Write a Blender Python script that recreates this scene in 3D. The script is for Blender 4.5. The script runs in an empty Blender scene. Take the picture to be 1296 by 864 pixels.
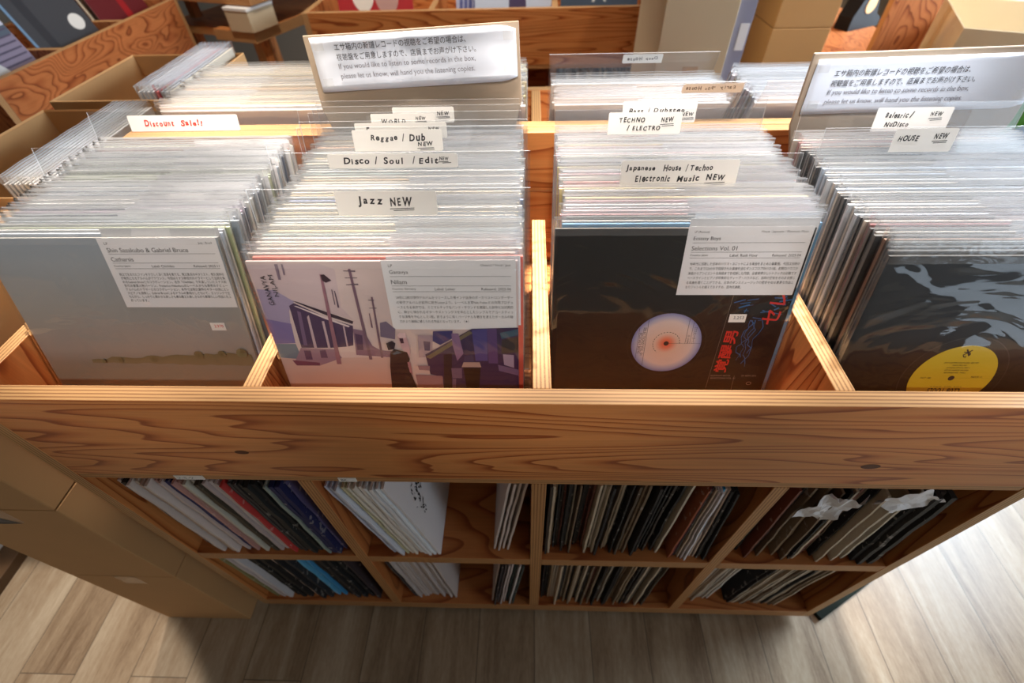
import bpy, bmesh, math, random
from mathutils import Matrix, Vector, noise

# ------------------------------------------------------------------ camera
sc = bpy.context.scene
CAM_C = (-0.01758, -0.32824, 1.48211)
CAM_R = (0.999392, 0.026129, -0.023096)
CAM_U = (-0.003612, 0.736284, 0.676663)
CAM_F = (-0.034685, 0.676168, -0.735931)
FPX = 591.994                                   # focal length in pixels of a 1296 px wide frame
cam_data = bpy.data.cameras.new('camera')
cam = bpy.data.objects.new('camera', cam_data)
sc.collection.objects.link(cam)
R_, U_, F_ = Vector(CAM_R), Vector(CAM_U), Vector(CAM_F)
cam.matrix_world = Matrix(((R_.x, U_.x, -F_.x, CAM_C[0]), (R_.y, U_.y, -F_.y, CAM_C[1]),
                           (R_.z, U_.z, -F_.z, CAM_C[2]), (0, 0, 0, 1)))
cam_data.sensor_width = 36.0
cam_data.lens = FPX / 1296 * 36.0
cam_data.clip_start = 0.02
cam_data.dof.use_dof = True
cam_data.dof.focus_distance = 0.66
cam_data.dof.aperture_fstop = 3.2
sc.camera = cam

# ------------------------------------------------------------------ view, world, light
sc.view_settings.view_transform = 'Standard'
sc.view_settings.look = 'None'
sc.view_settings.gamma = 1.0
sc.view_settings.use_curve_mapping = False
sc.view_settings.exposure = 0.0
sc.cycles.transparent_max_bounces = 128
sc.cycles.max_bounces = 8
sc.cycles.sample_clamp_indirect = 4.0

world = bpy.data.worlds.new('world')
sc.world = world
world.use_nodes = True
world.node_tree.nodes['Background'].inputs[0].default_value = (0.75, 0.85, 1.0, 1)
world.node_tree.nodes['Background'].inputs[1].default_value = 0.6


def area_light(name, loc, target, sx, sy, power, color):
    d = bpy.data.lights.new(name, 'AREA')
    d.shape = 'RECTANGLE'
    d.size, d.size_y, d.energy, d.color = sx, sy, power, color
    o = bpy.data.objects.new(name, d)
    sc.collection.objects.link(o)
    o.location = loc
    o.rotation_euler = (Vector(target) - Vector(loc)).to_track_quat('-Z', 'Y').to_euler()
    return o


def spot_light(name, loc, target, angle, power, color, radius=0.03, blend=0.25):
    d = bpy.data.lights.new(name, 'SPOT')
    d.energy, d.color = power, color
    d.spot_size, d.spot_blend, d.shadow_soft_size = math.radians(angle), blend, radius
    o = bpy.data.objects.new(name, d)
    sc.collection.objects.link(o)
    o.location = loc
    o.rotation_euler = (Vector(target) - Vector(loc)).to_track_quat('-Z', 'Y').to_euler()
    return o


WARM = (1.0, 0.90, 0.80)
COOL = (0.72, 0.86, 1.0)
# daylight through the shop's window on the right, plus an added cool panel further forward for the sleeves to reflect
area_light('window_daylight', (2.84, 1.45, 1.25), (0.4, 0.7, 0.2), 2.0, 1.9, 390, COOL)
area_light('added_daylight_front', (2.84, -1.4, 1.1), (0.2, -0.3, 0.7), 1.5, 2.0, 30, COOL)
# warm ceiling spots: over the bins, on the floor at the left, over the back of the shop; added fills marked below
for sx, sp, sc_ in ((-0.56, 330, WARM), (-0.19, 430, WARM), (0.19, 350, (1.0, 0.94, 0.88)), (0.56, 330, (0.97, 0.98, 1.0))):
    spot_light('ceiling_spot_bins', (sx, 0.60, 2.68), (sx, 0.33, 1.14), 25, sp, sc_, 0.04, 0.8)
for sx, sp, sc_ in ((-0.52, 160, (1.0, 0.86, 0.68)), (0.1, 200, WARM), (0.5, 240, (0.97, 0.98, 1.0))):
    spot_light('added_spot_far_bin', (sx, -0.25, 2.68), (sx, 0.68, 1.13), 17, sp, sc_, 0.04, 0.7)  # added spots that brighten the far bin rows, no known lamps
spot_light('added_spot_cartons', (-1.25, 0.95, 2.68), (-0.98, 0.72, 1.1), 44, 120, WARM, 0.04, 0.7)  # added spot that brightens the dim carton corner
for sx, sp in ((-0.55, 64), (0.0, 66), (0.55, 56)):
    spot_light('added_spot_covers', (sx, -1.5, 2.68), (sx, 0.27, 1.15), 22, sp, WARM, 0.04, 0.6)  # added spots behind the camera to light panel and covers
spot_light('ceiling_spot_floor', (-1.5, -0.75, 2.68), (-1.5, -0.75, 0.0), 36, 200, WARM, 0.02, 0.08)
spot_light('ceiling_spot_back', (-0.9, 1.5, 2.68), (-0.8, 2.0, 0.9), 85, 120, WARM, 0.05, 0.6)
spot_light('ceiling_spot_back', (0.9, 1.5, 2.68), (0.8, 2.0, 0.9), 85, 62, WARM, 0.05, 0.6)

# ------------------------------------------------------------------ helpers
COL = sc.collection


def S(r, g, b, a=1.0):
    def f(c):
        c /= 255.0
        return c / 12.92 if c <= 0.04045 else ((c + 0.055) / 1.055) ** 2.4
    return (f(r), f(g), f(b), a)


def new_mat(name):
    m = bpy.data.materials.new(name)
    m.use_nodes = True
    nt = m.node_tree
    return m, nt, nt.nodes['Principled BSDF'], nt.nodes['Material Output']


def N(nt, kind, **kw):
    n = nt.nodes.new(kind)
    for k, v in kw.items():
        setattr(n, k, v)
    return n


def plain(name, col, rough=0.6, metal=0.0, noise_amt=0.0, noise_scale=30.0, spec=0.5):
    m, nt, b, out = new_mat(name)
    b.inputs['Roughness'].default_value = rough
    b.inputs['Metallic'].default_value = metal
    b.inputs['Specular IOR Level'].default_value = spec
    if noise_amt:
        tc = N(nt, 'ShaderNodeTexCoord')
        nz = N(nt, 'ShaderNodeTexNoise')
        nz.inputs['Scale'].default_value = noise_scale
        nz.inputs['Detail'].default_value = 4
        nt.links.new(tc.outputs['Object'], nz.inputs['Vector'])
        mx = N(nt, 'ShaderNodeMix', data_type='RGBA')
        mx.inputs[6].default_value = [c * (1 - noise_amt) for c in col[:3]] + [1]
        mx.inputs[7].default_value = [min(1, c * (1 + noise_amt)) for c in col[:3]] + [1]
        nt.links.new(nz.outputs['Fac'], mx.inputs[0])
        nt.links.new(mx.outputs[2], b.inputs['Base Color'])
    else:
        b.inputs['Base Color'].default_value = col
    return m


def math_node(nt, op, a, b=None):
    n = N(nt, 'ShaderNodeMath', operation=op)
    for i, v in enumerate((a, b)):
        if v is None:
            continue
        if isinstance(v, (int, float)):
            n.inputs[i].default_value = v
        else:
            nt.links.new(v, n.inputs[i])
    return n.outputs[0]


def object_coords(nt, scale):
    """object coordinates (X along the grain) shifted by a per-object random amount"""
    tc = N(nt, 'ShaderNodeTexCoord')
    oi = N(nt, 'ShaderNodeObjectInfo')
    mul = N(nt, 'ShaderNodeVectorMath', operation='SCALE')
    mul.inputs[0].default_value = (7.3, 3.1, 5.7)
    nt.links.new(oi.outputs['Random'], mul.inputs['Scale'])
    add = N(nt, 'ShaderNodeVectorMath', operation='ADD')
    nt.links.new(tc.outputs['Object'], add.inputs[0])
    nt.links.new(mul.outputs[0], add.inputs[1])
    mp = N(nt, 'ShaderNodeMapping')
    mp.inputs['Scale'].default_value = scale
    nt.links.new(add.outputs[0], mp.inputs['Vector'])
    return mp.outputs[0], tc.outputs['Object']


def wood_face(name, light, mid, dark, rings=15.0, stretch=(1.1, 7.5, 7.5), rough=0.42):
    m, nt, b, out = new_mat(name)
    v, _ = object_coords(nt, stretch)
    nz = N(nt, 'ShaderNodeTexNoise')
    nz.inputs['Scale'].default_value = 1.5
    nz.inputs['Detail'].default_value = 1.6
    nz.inputs['Roughness'].default_value = 0.42
    nz.inputs['Distortion'].default_value = 0.25
    nt.links.new(v, nz.inputs['Vector'])
    r = math_node(nt, 'FRACT', math_node(nt, 'MULTIPLY', nz.outputs['Fac'], rings))
    ramp = N(nt, 'ShaderNodeValToRGB')
    e = ramp.color_ramp.elements
    e[0].position, e[0].color = 0.0, light
    e[1].position, e[1].color = 1.0, light
    for p, c in ((0.40, light), (0.70, mid), (0.84, dark), (0.89, dark), (0.93, light)):
        k = ramp.color_ramp.elements.new(p)
        k.color = c
    nt.links.new(r, ramp.inputs[0])
    fine = N(nt, 'ShaderNodeTexNoise')
    fine.inputs['Scale'].default_value = 1.0
    fine.inputs['Detail'].default_value = 4
    v2, _ = object_coords(nt, (9, 260, 260))
    nt.links.new(v2, fine.inputs['Vector'])
    blotch = N(nt, 'ShaderNodeTexNoise')
    blotch.inputs['Scale'].default_value = 4.0
    nt.links.new(v, blotch.inputs['Vector'])
    hsv = N(nt, 'ShaderNodeHueSaturation')
    val = math_node(nt, 'ADD', math_node(nt, 'MULTIPLY', fine.outputs['Fac'], 0.4),
                    math_node(nt, 'ADD', math_node(nt, 'MULTIPLY', blotch.outputs['Fac'], 0.3), 0.65))
    nt.links.new(val, hsv.inputs['Value'])
    nt.links.new(ramp.outputs[0], hsv.inputs['Color'])
    nt.links.new(hsv.outputs[0], b.inputs['Base Color'])
    b.inputs['Roughness'].default_value = rough
    b.inputs['Specular IOR Level'].default_value = 0.35
    return m


def ply_edge(name, a, c, plies=1180.0):
    m, nt, b, out = new_mat(name)
    v, obj = object_coords(nt, (1, 1, 1))
    sep = N(nt, 'ShaderNodeSeparateXYZ')
    nt.links.new(obj, sep.inputs[0])
    wob = N(nt, 'ShaderNodeTexNoise')
    wob.inputs['Scale'].default_value = 9.0
    nt.links.new(v, wob.inputs['Vector'])
    z = math_node(nt, 'ADD', math_node(nt, 'MULTIPLY', sep.outputs['Z'], plies),
                  math_node(nt, 'MULTIPLY', wob.outputs['Fac'], 0.7))
    w = math_node(nt, 'MULTIPLY', math_node(nt, 'ADD', math_node(nt, 'SINE', z), 1.0), 0.5)
    fv, _ = object_coords(nt, (14, 400, 400))
    fine = N(nt, 'ShaderNodeTexNoise')
    fine.inputs['Scale'].default_value = 1.0
    fine.inputs['Detail'].default_value = 3
    nt.links.new(fv, fine.inputs['Vector'])
    f = math_node(nt, 'ADD', math_node(nt, 'MULTIPLY', w, 0.6), math_node(nt, 'MULTIPLY', fine.outputs['Fac'], 0.45))
    ramp = N(nt, 'ShaderNodeValToRGB')
    ramp.color_ramp.elements[0].position, ramp.color_ramp.elements[0].color = 0.12, c
    ramp.color_ramp.elements[1].position, ramp.color_ramp.elements[1].color = 0.62, a
    nt.links.new(f, ramp.inputs[0])
    nt.links.new(ramp.outputs[0], b.inputs['Base Color'])
    b.inputs['Roughness'].default_value = 0.55
    return m


def floor_mat():
    m, nt, b, out = new_mat('vinyl_plank_floor')
    tc = N(nt, 'ShaderNodeTexCoord')
    rot = N(nt, 'ShaderNodeMapping')
    rot.inputs['Rotation'].default_value = (0, 0, math.radians(90))
    rot.inputs['Location'].default_value = (0.35, 0.052, 0)
    nt.links.new(tc.outputs['Object'], rot.inputs['Vector'])
    br = N(nt, 'ShaderNodeTexBrick')
    br.offset = 0.37
    br.inputs['Scale'].default_value = 1.0
    br.inputs['Brick Width'].default_value = 1.22
    br.inputs['Row Height'].default_value = 0.152
    br.inputs['Mortar Size'].default_value = 0.0012
    br.inputs['Mortar Smooth'].default_value = 0.3
    br.inputs['Color1'].default_value = (0.25, 0.25, 0.25, 1)
    br.inputs['Color2'].default_value = (0.75, 0.75, 0.75, 1)
    br.inputs['Mortar'].default_value = (0.5, 0.5, 0.5, 1)
    nt.links.new(rot.outputs[0], br.inputs['Vector'])
    sc_ = N(nt, 'ShaderNodeMapping')
    sc_.inputs['Scale'].default_value = (1.6, 15.0, 1.0)
    nt.links.new(rot.outputs[0], sc_.inputs['Vector'])
    shift = N(nt, 'ShaderNodeVectorMath', operation='ADD')
    nt.links.new(sc_.outputs[0], shift.inputs[0])
    big = N(nt, 'ShaderNodeVectorMath', operation='SCALE')
    big.inputs['Scale'].default_value = 19.0
    nt.links.new(br.outputs['Color'], big.inputs[0])
    nt.links.new(big.outputs[0], shift.inputs[1])
    g = N(nt, 'ShaderNodeTexNoise')
    g.inputs['Scale'].default_value = 1.0
    g.inputs['Detail'].default_value = 8
    g.inputs['Roughness'].default_value = 0.7
    g.inputs['Distortion'].default_value = 0.6
    nt.links.new(shift.outputs[0], g.inputs['Vector'])
    sepc = N(nt, 'ShaderNodeSeparateColor')
    nt.links.new(br.outputs['Color'], sepc.inputs[0])
    fx = N(nt, 'ShaderNodeMapping')
    fx.inputs['Scale'].default_value = (42.0, 150.0, 1.0)
    nt.links.new(rot.outputs[0], fx.inputs['Vector'])
    fn = N(nt, 'ShaderNodeTexNoise')
    fn.inputs['Scale'].default_value = 1.0
    fn.inputs['Detail'].default_value = 5
    fn.inputs['Roughness'].default_value = 0.7
    nt.links.new(fx.outputs[0], fn.inputs['Vector'])
    gg = math_node(nt, 'ADD', g.outputs['Fac'], math_node(nt, 'MULTIPLY', math_node(nt, 'SUBTRACT', fn.outputs['Fac'], 0.5), 0.32))
    f = math_node(nt, 'ADD', math_node(nt, 'MULTIPLY', gg, 0.95),
                  math_node(nt, 'MULTIPLY', math_node(nt, 'SUBTRACT', sepc.outputs[0], 0.5), 0.28))
    ramp = N(nt, 'ShaderNodeValToRGB')
    e = ramp.color_ramp.elements
    e[0].position, e[0].color = 0.2, S(106, 82, 60)
    e[1].position, e[1].color = 0.72, S(194, 178, 154)
    k = e.new(0.45)
    k.color = S(160, 138, 112)
    nt.links.new(f, ramp.inputs[0])
    mx = N(nt, 'ShaderNodeMix', data_type='RGBA')
    mx.inputs[7].default_value = S(92, 80, 66)
    nt.links.new(br.outputs['Fac'], mx.inputs[0])
    nt.links.new(ramp.outputs[0], mx.inputs[6])
    nt.links.new(mx.outputs[2], b.inputs['Base Color'])
    b.inputs['Roughness'].default_value = 0.33
    bump = N(nt, 'ShaderNodeBump')
    bump.inputs['Strength'].default_value = 0.12
    bump.inputs['Distance'].default_value = 0.002
    nt.links.new(g.outputs['Fac'], bump.inputs['Height'])
    nt.links.new(bump.outputs[0], b.inputs['Normal'])
    return m


def clear_mat(name, milky=0.06, rough=0.1, tint=(0.97, 0.975, 0.98), refl=1.0, bump=0.0, bump_scale=(14, 14, 14), ior=1.45):
    """thin clear plastic: see-through, mirror-like at grazing angles, a little milky"""
    m, nt, b, out = new_mat(name)
    nt.nodes.remove(b)
    tr = N(nt, 'ShaderNodeBsdfTransparent')
    tr.inputs[0].default_value = (*tint, 1)
    gl = N(nt, 'ShaderNodeBsdfGlossy')
    gl.inputs['Roughness'].default_value = rough
    gl.inputs[0].default_value = (1, 1, 1, 1)
    ge = N(nt, 'ShaderNodeNewGeometry')
    dt = N(nt, 'ShaderNodeVectorMath', operation='DOT_PRODUCT')
    nt.links.new(ge.outputs['Incoming'], dt.inputs[0])
    nt.links.new(ge.outputs['Normal'], dt.inputs[1])
    # thin-sheet reflectance, the same from both sides
    sch = math_node(nt, 'ADD', math_node(nt, 'MULTIPLY', math_node(nt, 'POWER', math_node(nt, 'SUBTRACT', 1.0, math_node(nt, 'ABSOLUTE', dt.outputs['Value'])), 5.0), 0.95), 0.045)
    df = N(nt, 'ShaderNodeBsdfDiffuse')
    df.inputs[0].default_value = (0.86, 0.87, 0.88, 1)
    m1 = N(nt, 'ShaderNodeMixShader')
    m1.inputs[0].default_value = milky
    nt.links.new(tr.outputs[0], m1.inputs[1])
    nt.links.new(df.outputs[0], m1.inputs[2])
    m2 = N(nt, 'ShaderNodeMixShader')
    nt.links.new(math_node(nt, 'MINIMUM', math_node(nt, 'MULTIPLY', sch, refl), 1.0), m2.inputs[0])
    nt.links.new(m1.outputs[0], m2.inputs[1])
    nt.links.new(gl.outputs[0], m2.inputs[2])
    nt.links.new(m2.outputs[0], out.inputs['Surface'])
    if bump:
        v, _ = object_coords(nt, bump_scale)
        nz = N(nt, 'ShaderNodeTexNoise')
        nz.inputs['Scale'].default_value = 1.0
        nz.inputs['Detail'].default_value = 2.5
        nz.inputs['Distortion'].default_value = 1.6
        nt.links.new(v, nz.inputs['Vector'])
        bp = N(nt, 'ShaderNodeBump')
        bp.inputs['Strength'].default_value = bump
        bp.inputs['Distance'].default_value = 0.02
        nt.links.new(nz.outputs['Fac'], bp.inputs['Height'])
        nt.links.new(bp.outputs[0], gl.inputs['Normal'])
        nt.links.new(bp.outputs[0], dt.inputs[1])
    return m


def object_colour_mat(name, rough, lighten=0.0, wear=0.0):
    m, nt, b, out = new_mat(name)
    oi = N(nt, 'ShaderNodeObjectInfo')
    mx = N(nt, 'ShaderNodeMix', data_type='RGBA')
    mx.inputs[7].default_value = S(226, 216, 204)
    mx.inputs[0].default_value = lighten
    nt.links.new(oi.outputs['Color'], mx.inputs[6])
    if wear:
        v, _ = object_coords(nt, (60, 60, 60))
        nz = N(nt, 'ShaderNodeTexNoise')
        nz.inputs['Scale'].default_value = 1.0
        nz.inputs['Detail'].default_value = 5
        nt.links.new(v, nz.inputs['Vector'])
        nt.links.new(math_node(nt, 'MULTIPLY', math_node(nt, 'GREATER_THAN', nz.outputs['Fac'], 0.64), wear), mx.inputs[0])
    nt.links.new(mx.outputs[2], b.inputs['Base Color'])
    b.inputs['Roughness'].default_value = rough
    return m


def attr_mat(name, rough=0.45):
    m, nt, b, out = new_mat(name)
    a = N(nt, 'ShaderNodeAttribute', attribute_name='print_colour')
    nt.links.new(a.outputs['Color'], b.inputs['Base Color'])
    b.inputs['Roughness'].default_value = rough
    return m


M = {}
M['ply'] = wood_face('larch_plywood_face', S(202, 130, 72), S(186, 108, 54), S(146, 72, 30), rings=17, stretch=(0.6, 8.5, 8.5))
M['ply_dark'] = wood_face('larch_plywood_shelf', S(188, 116, 64), S(172, 98, 50), S(140, 72, 34), rings=10, stretch=(1.3, 6, 6))
M['ply_red'] = wood_face('reddish_plywood', S(186, 112, 64), S(166, 92, 50), S(128, 64, 32), rings=20, stretch=(2.2, 6.5, 6.5))
M['edge'] = ply_edge('plywood_edge', S(198, 152, 100), S(128, 84, 48))
M['edge_dark'] = ply_edge('plywood_edge_dark', S(190, 136, 82), S(128, 78, 40))  # darker tone of the plywood edge
M['floor'] = floor_mat()
M['plaster'] = plain('grey_brown_plaster', S(128, 116, 102), 0.9)
M['ceiling'] = plain('ceiling_board', S(150, 142, 132), 0.95)
M['card'] = plain('brown_cardboard', S(190, 146, 96), 0.85, noise_amt=0.06, noise_scale=8)
M['card_grey'] = plain('grey_brown_cardboard', S(150, 133, 114), 0.85, noise_amt=0.05, noise_scale=8)
M['card_pale'] = plain('pale_cardboard', S(206, 184, 150), 0.85, noise_amt=0.05, noise_scale=5)
M['kraft'] = plain('dark_kraft_cardboard', S(170, 122, 68), 0.8, noise_amt=0.06, noise_scale=6)
M['paper'] = plain('white_paper', S(236, 234, 236), 0.75)
M['notice_paper'] = plain('bluish_white_paper', S(212, 218, 230), 0.75)
M['paper_cream'] = plain('cream_paper_tape', S(240, 236, 230), 0.8)
M['ink'] = plain('black_ink', S(28, 26, 30), 0.6)
M['ink_grey'] = plain('grey_ink', S(92, 88, 92), 0.7)
M['ink_red'] = plain('red_ink', S(214, 52, 36), 0.6)
M['red_print'] = plain('red_print', S(206, 44, 40), 0.5)
M['grey_print'] = plain('pale_grey_print', S(150, 140, 130), 0.6)
M['jacket'] = object_colour_mat('printed_jacket', 0.5)
M['jacket_edge'] = object_colour_mat('jacket_edge', 0.7, lighten=0.22)
M['worn'] = object_colour_mat('worn_jacket', 0.7, wear=0.28)
M['sleeve'] = clear_mat('clear_sleeve', milky=0.04, rough=0.14, bump=0.12, bump_scale=(20, 20, 55))
M['sleeve_front'] = clear_mat('wrinkled_clear_sleeve', milky=0.003, rough=0.05, bump=0.55, bump_scale=(5, 5, 9), refl=1.0)
M['sleeve_flap'] = clear_mat('clear_sleeve_flap', milky=0.085, rough=0.18, bump=0.2, bump_scale=(26, 26, 60))  # white mixed in to imitate the lit haze over the flaps
M['sleeve_rim'] = clear_mat('clear_sleeve_rim', milky=0.4, rough=0.2, refl=1.3)  # whitened to stand in for light caught along the film rim
M['sheet'] = clear_mat('clear_acrylic', milky=0.02, rough=0.05, tint=(0.94, 0.945, 0.95))
M['sheet_edge'] = clear_mat('clear_acrylic_edge', milky=0.55, rough=0.2, tint=(0.8, 0.82, 0.84))
M['print'] = attr_mat('printed_cover')
M['tape'] = clear_mat('clear_packing_tape', milky=0.03, rough=0.3, tint=(0.985, 0.98, 0.97), refl=0.25)
M['black'] = plain('black_plastic', S(24, 23, 25), 0.7, spec=0.15)
M['dark_green'] = plain('dark_green_rubber', S(30, 36, 32), 0.9, spec=0.1)
M['brown_trim'] = plain('brown_trim', S(96, 70, 44), 0.5)


def mesh_from(name, bm, mats):
    me = bpy.data.meshes.new(name)
    bm.to_mesh(me)
    bm.free()
    for m in mats:
        me.materials.append(m)
    return me


def link(name, me, parent=None):
    o = bpy.data.objects.new(name, me)
    COL.objects.link(o)
    if parent is not None:
        o.parent = parent
    return o


def tag(o, label=None, cat=None, group=None, kind=None):
    for k, v in (('label', label), ('category', cat), ('group', group), ('kind', kind)):
        if v:
            o[k] = v
    return o


def thing(name, label, cat, loc=(0, 0, 0), rot=(0, 0, 0), group=None):
    o = bpy.data.objects.new(name, None)
    o.empty_display_size = 0.05
    COL.objects.link(o)
    o.location, o.rotation_euler = loc, rot
    return tag(o, label, cat, group)


def box_bm(sx, sy, sz, bevel=0.0, bm=None, off=(0, 0, 0)):
    bm = bm or bmesh.new()
    r = bmesh.ops.create_cube(bm, size=1.0)
    for v in r['verts']:
        v.co = Vector((v.co.x * sx + off[0], v.co.y * sy + off[1], v.co.z * sz + off[2]))
    if bevel:
        es = list({e for v in r['verts'] for e in v.link_edges})
        bmesh.ops.bevel(bm, geom=es, offset=bevel, segments=2, affect='EDGES', profile=0.5)
    return bm


def board(name, parent, lo, hi, t='y', g='x', face='ply', edge='edge', bevel=0.0012):
    """a plywood board: local X runs along the grain, local Z through the thickness"""
    ax = {'x': 0, 'y': 1, 'z': 2}
    it, ig = ax[t], ax[g]
    io = 3 - it - ig
    size = [hi[i] - lo[i] for i in range(3)]
    bm = box_bm(size[ig], size[io], size[it], bevel)
    for f in bm.faces:
        f.material_index = 0 if abs(f.normal.z) > 0.9 else 1
    me = mesh_from(name, bm, [M[face], M[edge]])
    o = link(name, me, parent)
    rot = Matrix.Identity(3)
    ex = [Vector((0, 0, 0)) for _ in range(3)]
    ex[0][ig] = 1
    ex[2][it] = 1
    ex[1] = ex[2].cross(ex[0])
    for c in range(3):
        for r in range(3):
            rot[r][c] = ex[c][r]
    o.rotation_euler = rot.to_euler()
    o.location = [(lo[i] + hi[i]) / 2 for i in range(3)]
    return o


def block(name, parent, lo, hi, mat, bevel=0.001):
    bm = box_bm(hi[0] - lo[0], hi[1] - lo[1], hi[2] - lo[2], bevel)
    o = link(name, mesh_from(name, bm, [mat]), parent)
    o.location = [(lo[i] + hi[i]) / 2 for i in range(3)]
    return o


def text_bm(s, size, spacing=1.0, shear=0.0, jitter=0.0, align='LEFT', weight=0.0, seed=1):
    """flat lettering in the XY plane, as a bmesh"""
    rnd = random.Random(seed * 97 + len(s))
    bm = bmesh.new()

    def one(t):
        cu = bpy.data.curves.new('lettering', 'FONT')
        cu.body, cu.size, cu.shear, cu.offset = t, size, shear, weight
        cu.space_character = spacing
        cu.resolution_u = 3
        ob = bpy.data.objects.new('lettering', cu)
        me = ob.to_mesh()
        tmp = bmesh.new()
        tmp.from_mesh(me)
        ob.to_mesh_clear()
        bpy.data.objects.remove(ob)
        bpy.data.curves.remove(cu)
        return tmp

    def absorb(tmp, mtx):
        tmp.transform(mtx)
        me = bpy.data.meshes.new('lettering')
        tmp.to_mesh(me)
        tmp.free()
        bm.from_mesh(me)
        bpy.data.meshes.remove(me)

    if not jitter:
        absorb(one(s), Matrix.Identity(4))
    else:
        x = 0.0
        for ch in s:
            if ch == ' ':
                x += size * 0.34
                continue
            t = one(ch)
            xs = [v.co.x for v in t.verts] or [0, size * 0.3]
            w = max(xs) - min(xs)
            mtx = (Matrix.Translation((x - min(xs), rnd.uniform(-1, 1) * jitter * size * 0.5, 0))
                   @ Matrix.Rotation(rnd.uniform(-1, 1) * jitter, 4, 'Z')
                   @ Matrix.Scale(rnd.uniform(0.9, 1.12), 4))
            absorb(t, mtx)
            x += w * 1.04 + size * 0.11
    xs = [v.co.x for v in bm.verts] or [0]
    ys = [v.co.y for v in bm.verts] or [0]
    dx = {'LEFT': -min(xs), 'CENTER': -(min(xs) + max(xs)) / 2, 'RIGHT': -max(xs)}[align]
    bmesh.ops.translate(bm, verts=bm.verts, vec=(dx, 0, 0))
    return bm


def fit(bm, w=None, h=None, at=(0, 0), rot=0.0):
    """scale lettering to a width / height and move its lower left corner to `at`"""
    xs = [v.co.x for v in bm.verts]
    ys = [v.co.y for v in bm.verts]
    kx = w / (max(xs) - min(xs)) if w else None
    ky = h / (max(ys) - min(ys)) if h else None
    kx, ky = kx or ky, ky or kx
    x0, y0 = min(xs), min(ys)
    for v in bm.verts:
        v.co.x, v.co.y = (v.co.x - x0) * kx, (v.co.y - y0) * ky
    bm.transform(Matrix.Translation((at[0], at[1], 0)) @ Matrix.Rotation(rot, 4, 'Z'))
    return bm


def join_bm(parts):
    out = bmesh.new()
    for p in parts:
        me = bpy.data.meshes.new('lettering')
        p.to_mesh(me)
        p.free()
        out.from_mesh(me)
        bpy.data.meshes.remove(me)
    return out


def line_bm(x0, y0, x1, y1, w):
    bm = bmesh.new()
    d = Vector((x1 - x0, y1 - y0)).normalized()
    n = Vector((-d.y, d.x)) * w / 2
    vs = [bm.verts.new((x0 + n.x, y0 + n.y, 0)), bm.verts.new((x0 - n.x, y0 - n.y, 0)),
          bm.verts.new((x1 - n.x, y1 - n.y, 0)), bm.verts.new((x1 + n.x, y1 + n.y, 0))]
    bm.faces.new(vs)
    return bm


STAND = Matrix.Rotation(math.radians(90), 4, 'X')          # flat XY lettering -> XZ, facing -Y


def stick(name, bm, mat, parent, y):
    """lettering or a printed mark on the front of an upright sheet (local XZ plane, facing -Y)"""
    bm.transform(STAND)
    bmesh.ops.translate(bm, verts=bm.verts, vec=(0, y, 0))
    return link(name, mesh_from(name, bm, [mat]), parent)


def print_mesh(name, polys, parent, y, step=0.00004):
    """printed picture: flat coloured shapes (points u,v in metres; colour 0-255 or one colour per point), each a hair above the last"""
    bm = bmesh.new()
    layer = bm.verts.layers.float_color.new('print_colour')
    for i, (pts, col) in enumerate(polys):
        vs = []
        for k, (u, v) in enumerate(pts):
            p = bm.verts.new((u, y - i * step, v))
            p[layer] = S(*(col[k] if isinstance(col[0], (tuple, list)) else col))
            vs.append(p)
        f = bm.faces.new(vs)
        f.normal_update()
        if f.normal.y > 0:
            f.normal_flip()
    bmesh.ops.triangulate(bm, faces=[f for f in bm.faces if len(f.verts) > 4])
    return link(name, mesh_from(name, bm, [M['print']]), parent)


def disc_rings(cx, cz, rings, n=48):
    """a disc as ring quads with a colour per radius: rings = [(r, colour), ...] from the middle out"""
    out = []
    for k in range(n):
        a0, a1 = 2 * math.pi * k / n, 2 * math.pi * (k + 1) / n
        for (r0, c0), (r1, c1) in zip(rings, rings[1:]):
            P = lambda r, a: (cx + r * math.cos(a), cz + r * math.sin(a))
            out.append(([P(r0, a0), P(r1, a0), P(r1, a1), P(r0, a1)] if r0 > 1e-6 else [(cx, cz), P(r1, a0), P(r1, a1)],
                        [c0, c1, c1, c0] if r0 > 1e-6 else [c0, c1, c1]))
    return out


ONES = ('first second third fourth fifth sixth seventh eighth ninth tenth eleventh twelfth thirteenth fourteenth fifteenth '
        'sixteenth seventeenth eighteenth nineteenth').split()
TENS = {2: ('twentieth', 'twenty'), 3: ('thirtieth', 'thirty'), 4: ('fortieth', 'forty'), 5: ('fiftieth', 'fifty'), 6: ('sixtieth', 'sixty')}


def ordinal(n):
    if n < 20:
        return ONES[n - 1]
    t, u = divmod(n, 10)
    return TENS[t][0] if u == 0 else TENS[t][1] + '-' + ONES[u - 1]


# ------------------------------------------------------------------ room shell
def struct(name, lo, hi, mat):
    o = block(name, None, lo, hi, mat, 0)
    tag(o, kind='structure')
    return o


struct('floor', (-3.4, -2.6, -0.06), (2.9, 4.0, 0.0), M['floor'])
struct('ceiling', (-3.4, -2.6, 2.75), (2.9, 4.0, 2.85), M['ceiling'])
struct('wall_back', (-3.4, 4.0, -0.06), (2.9, 4.1, 2.85), M['plaster'])
struct('wall_left', (-3.5, -2.6, -0.06), (-3.4, 4.1, 2.85), M['plaster'])
struct('wall_right', (2.9, -2.6, -0.06), (3.0, 4.1, 2.85), M['plaster'])
struct('wall_front', (-3.5, -2.7, -0.06), (3.0, -2.6, 2.85), M['plaster'])

# ------------------------------------------------------------------ the record bin in front
H = 1.0127                       # height of the bin's front rail
DIV = (-0.37, 0.0, 0.37)         # divider centres
XL, XR = -0.7547, 0.7418
T = 0.0237


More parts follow.
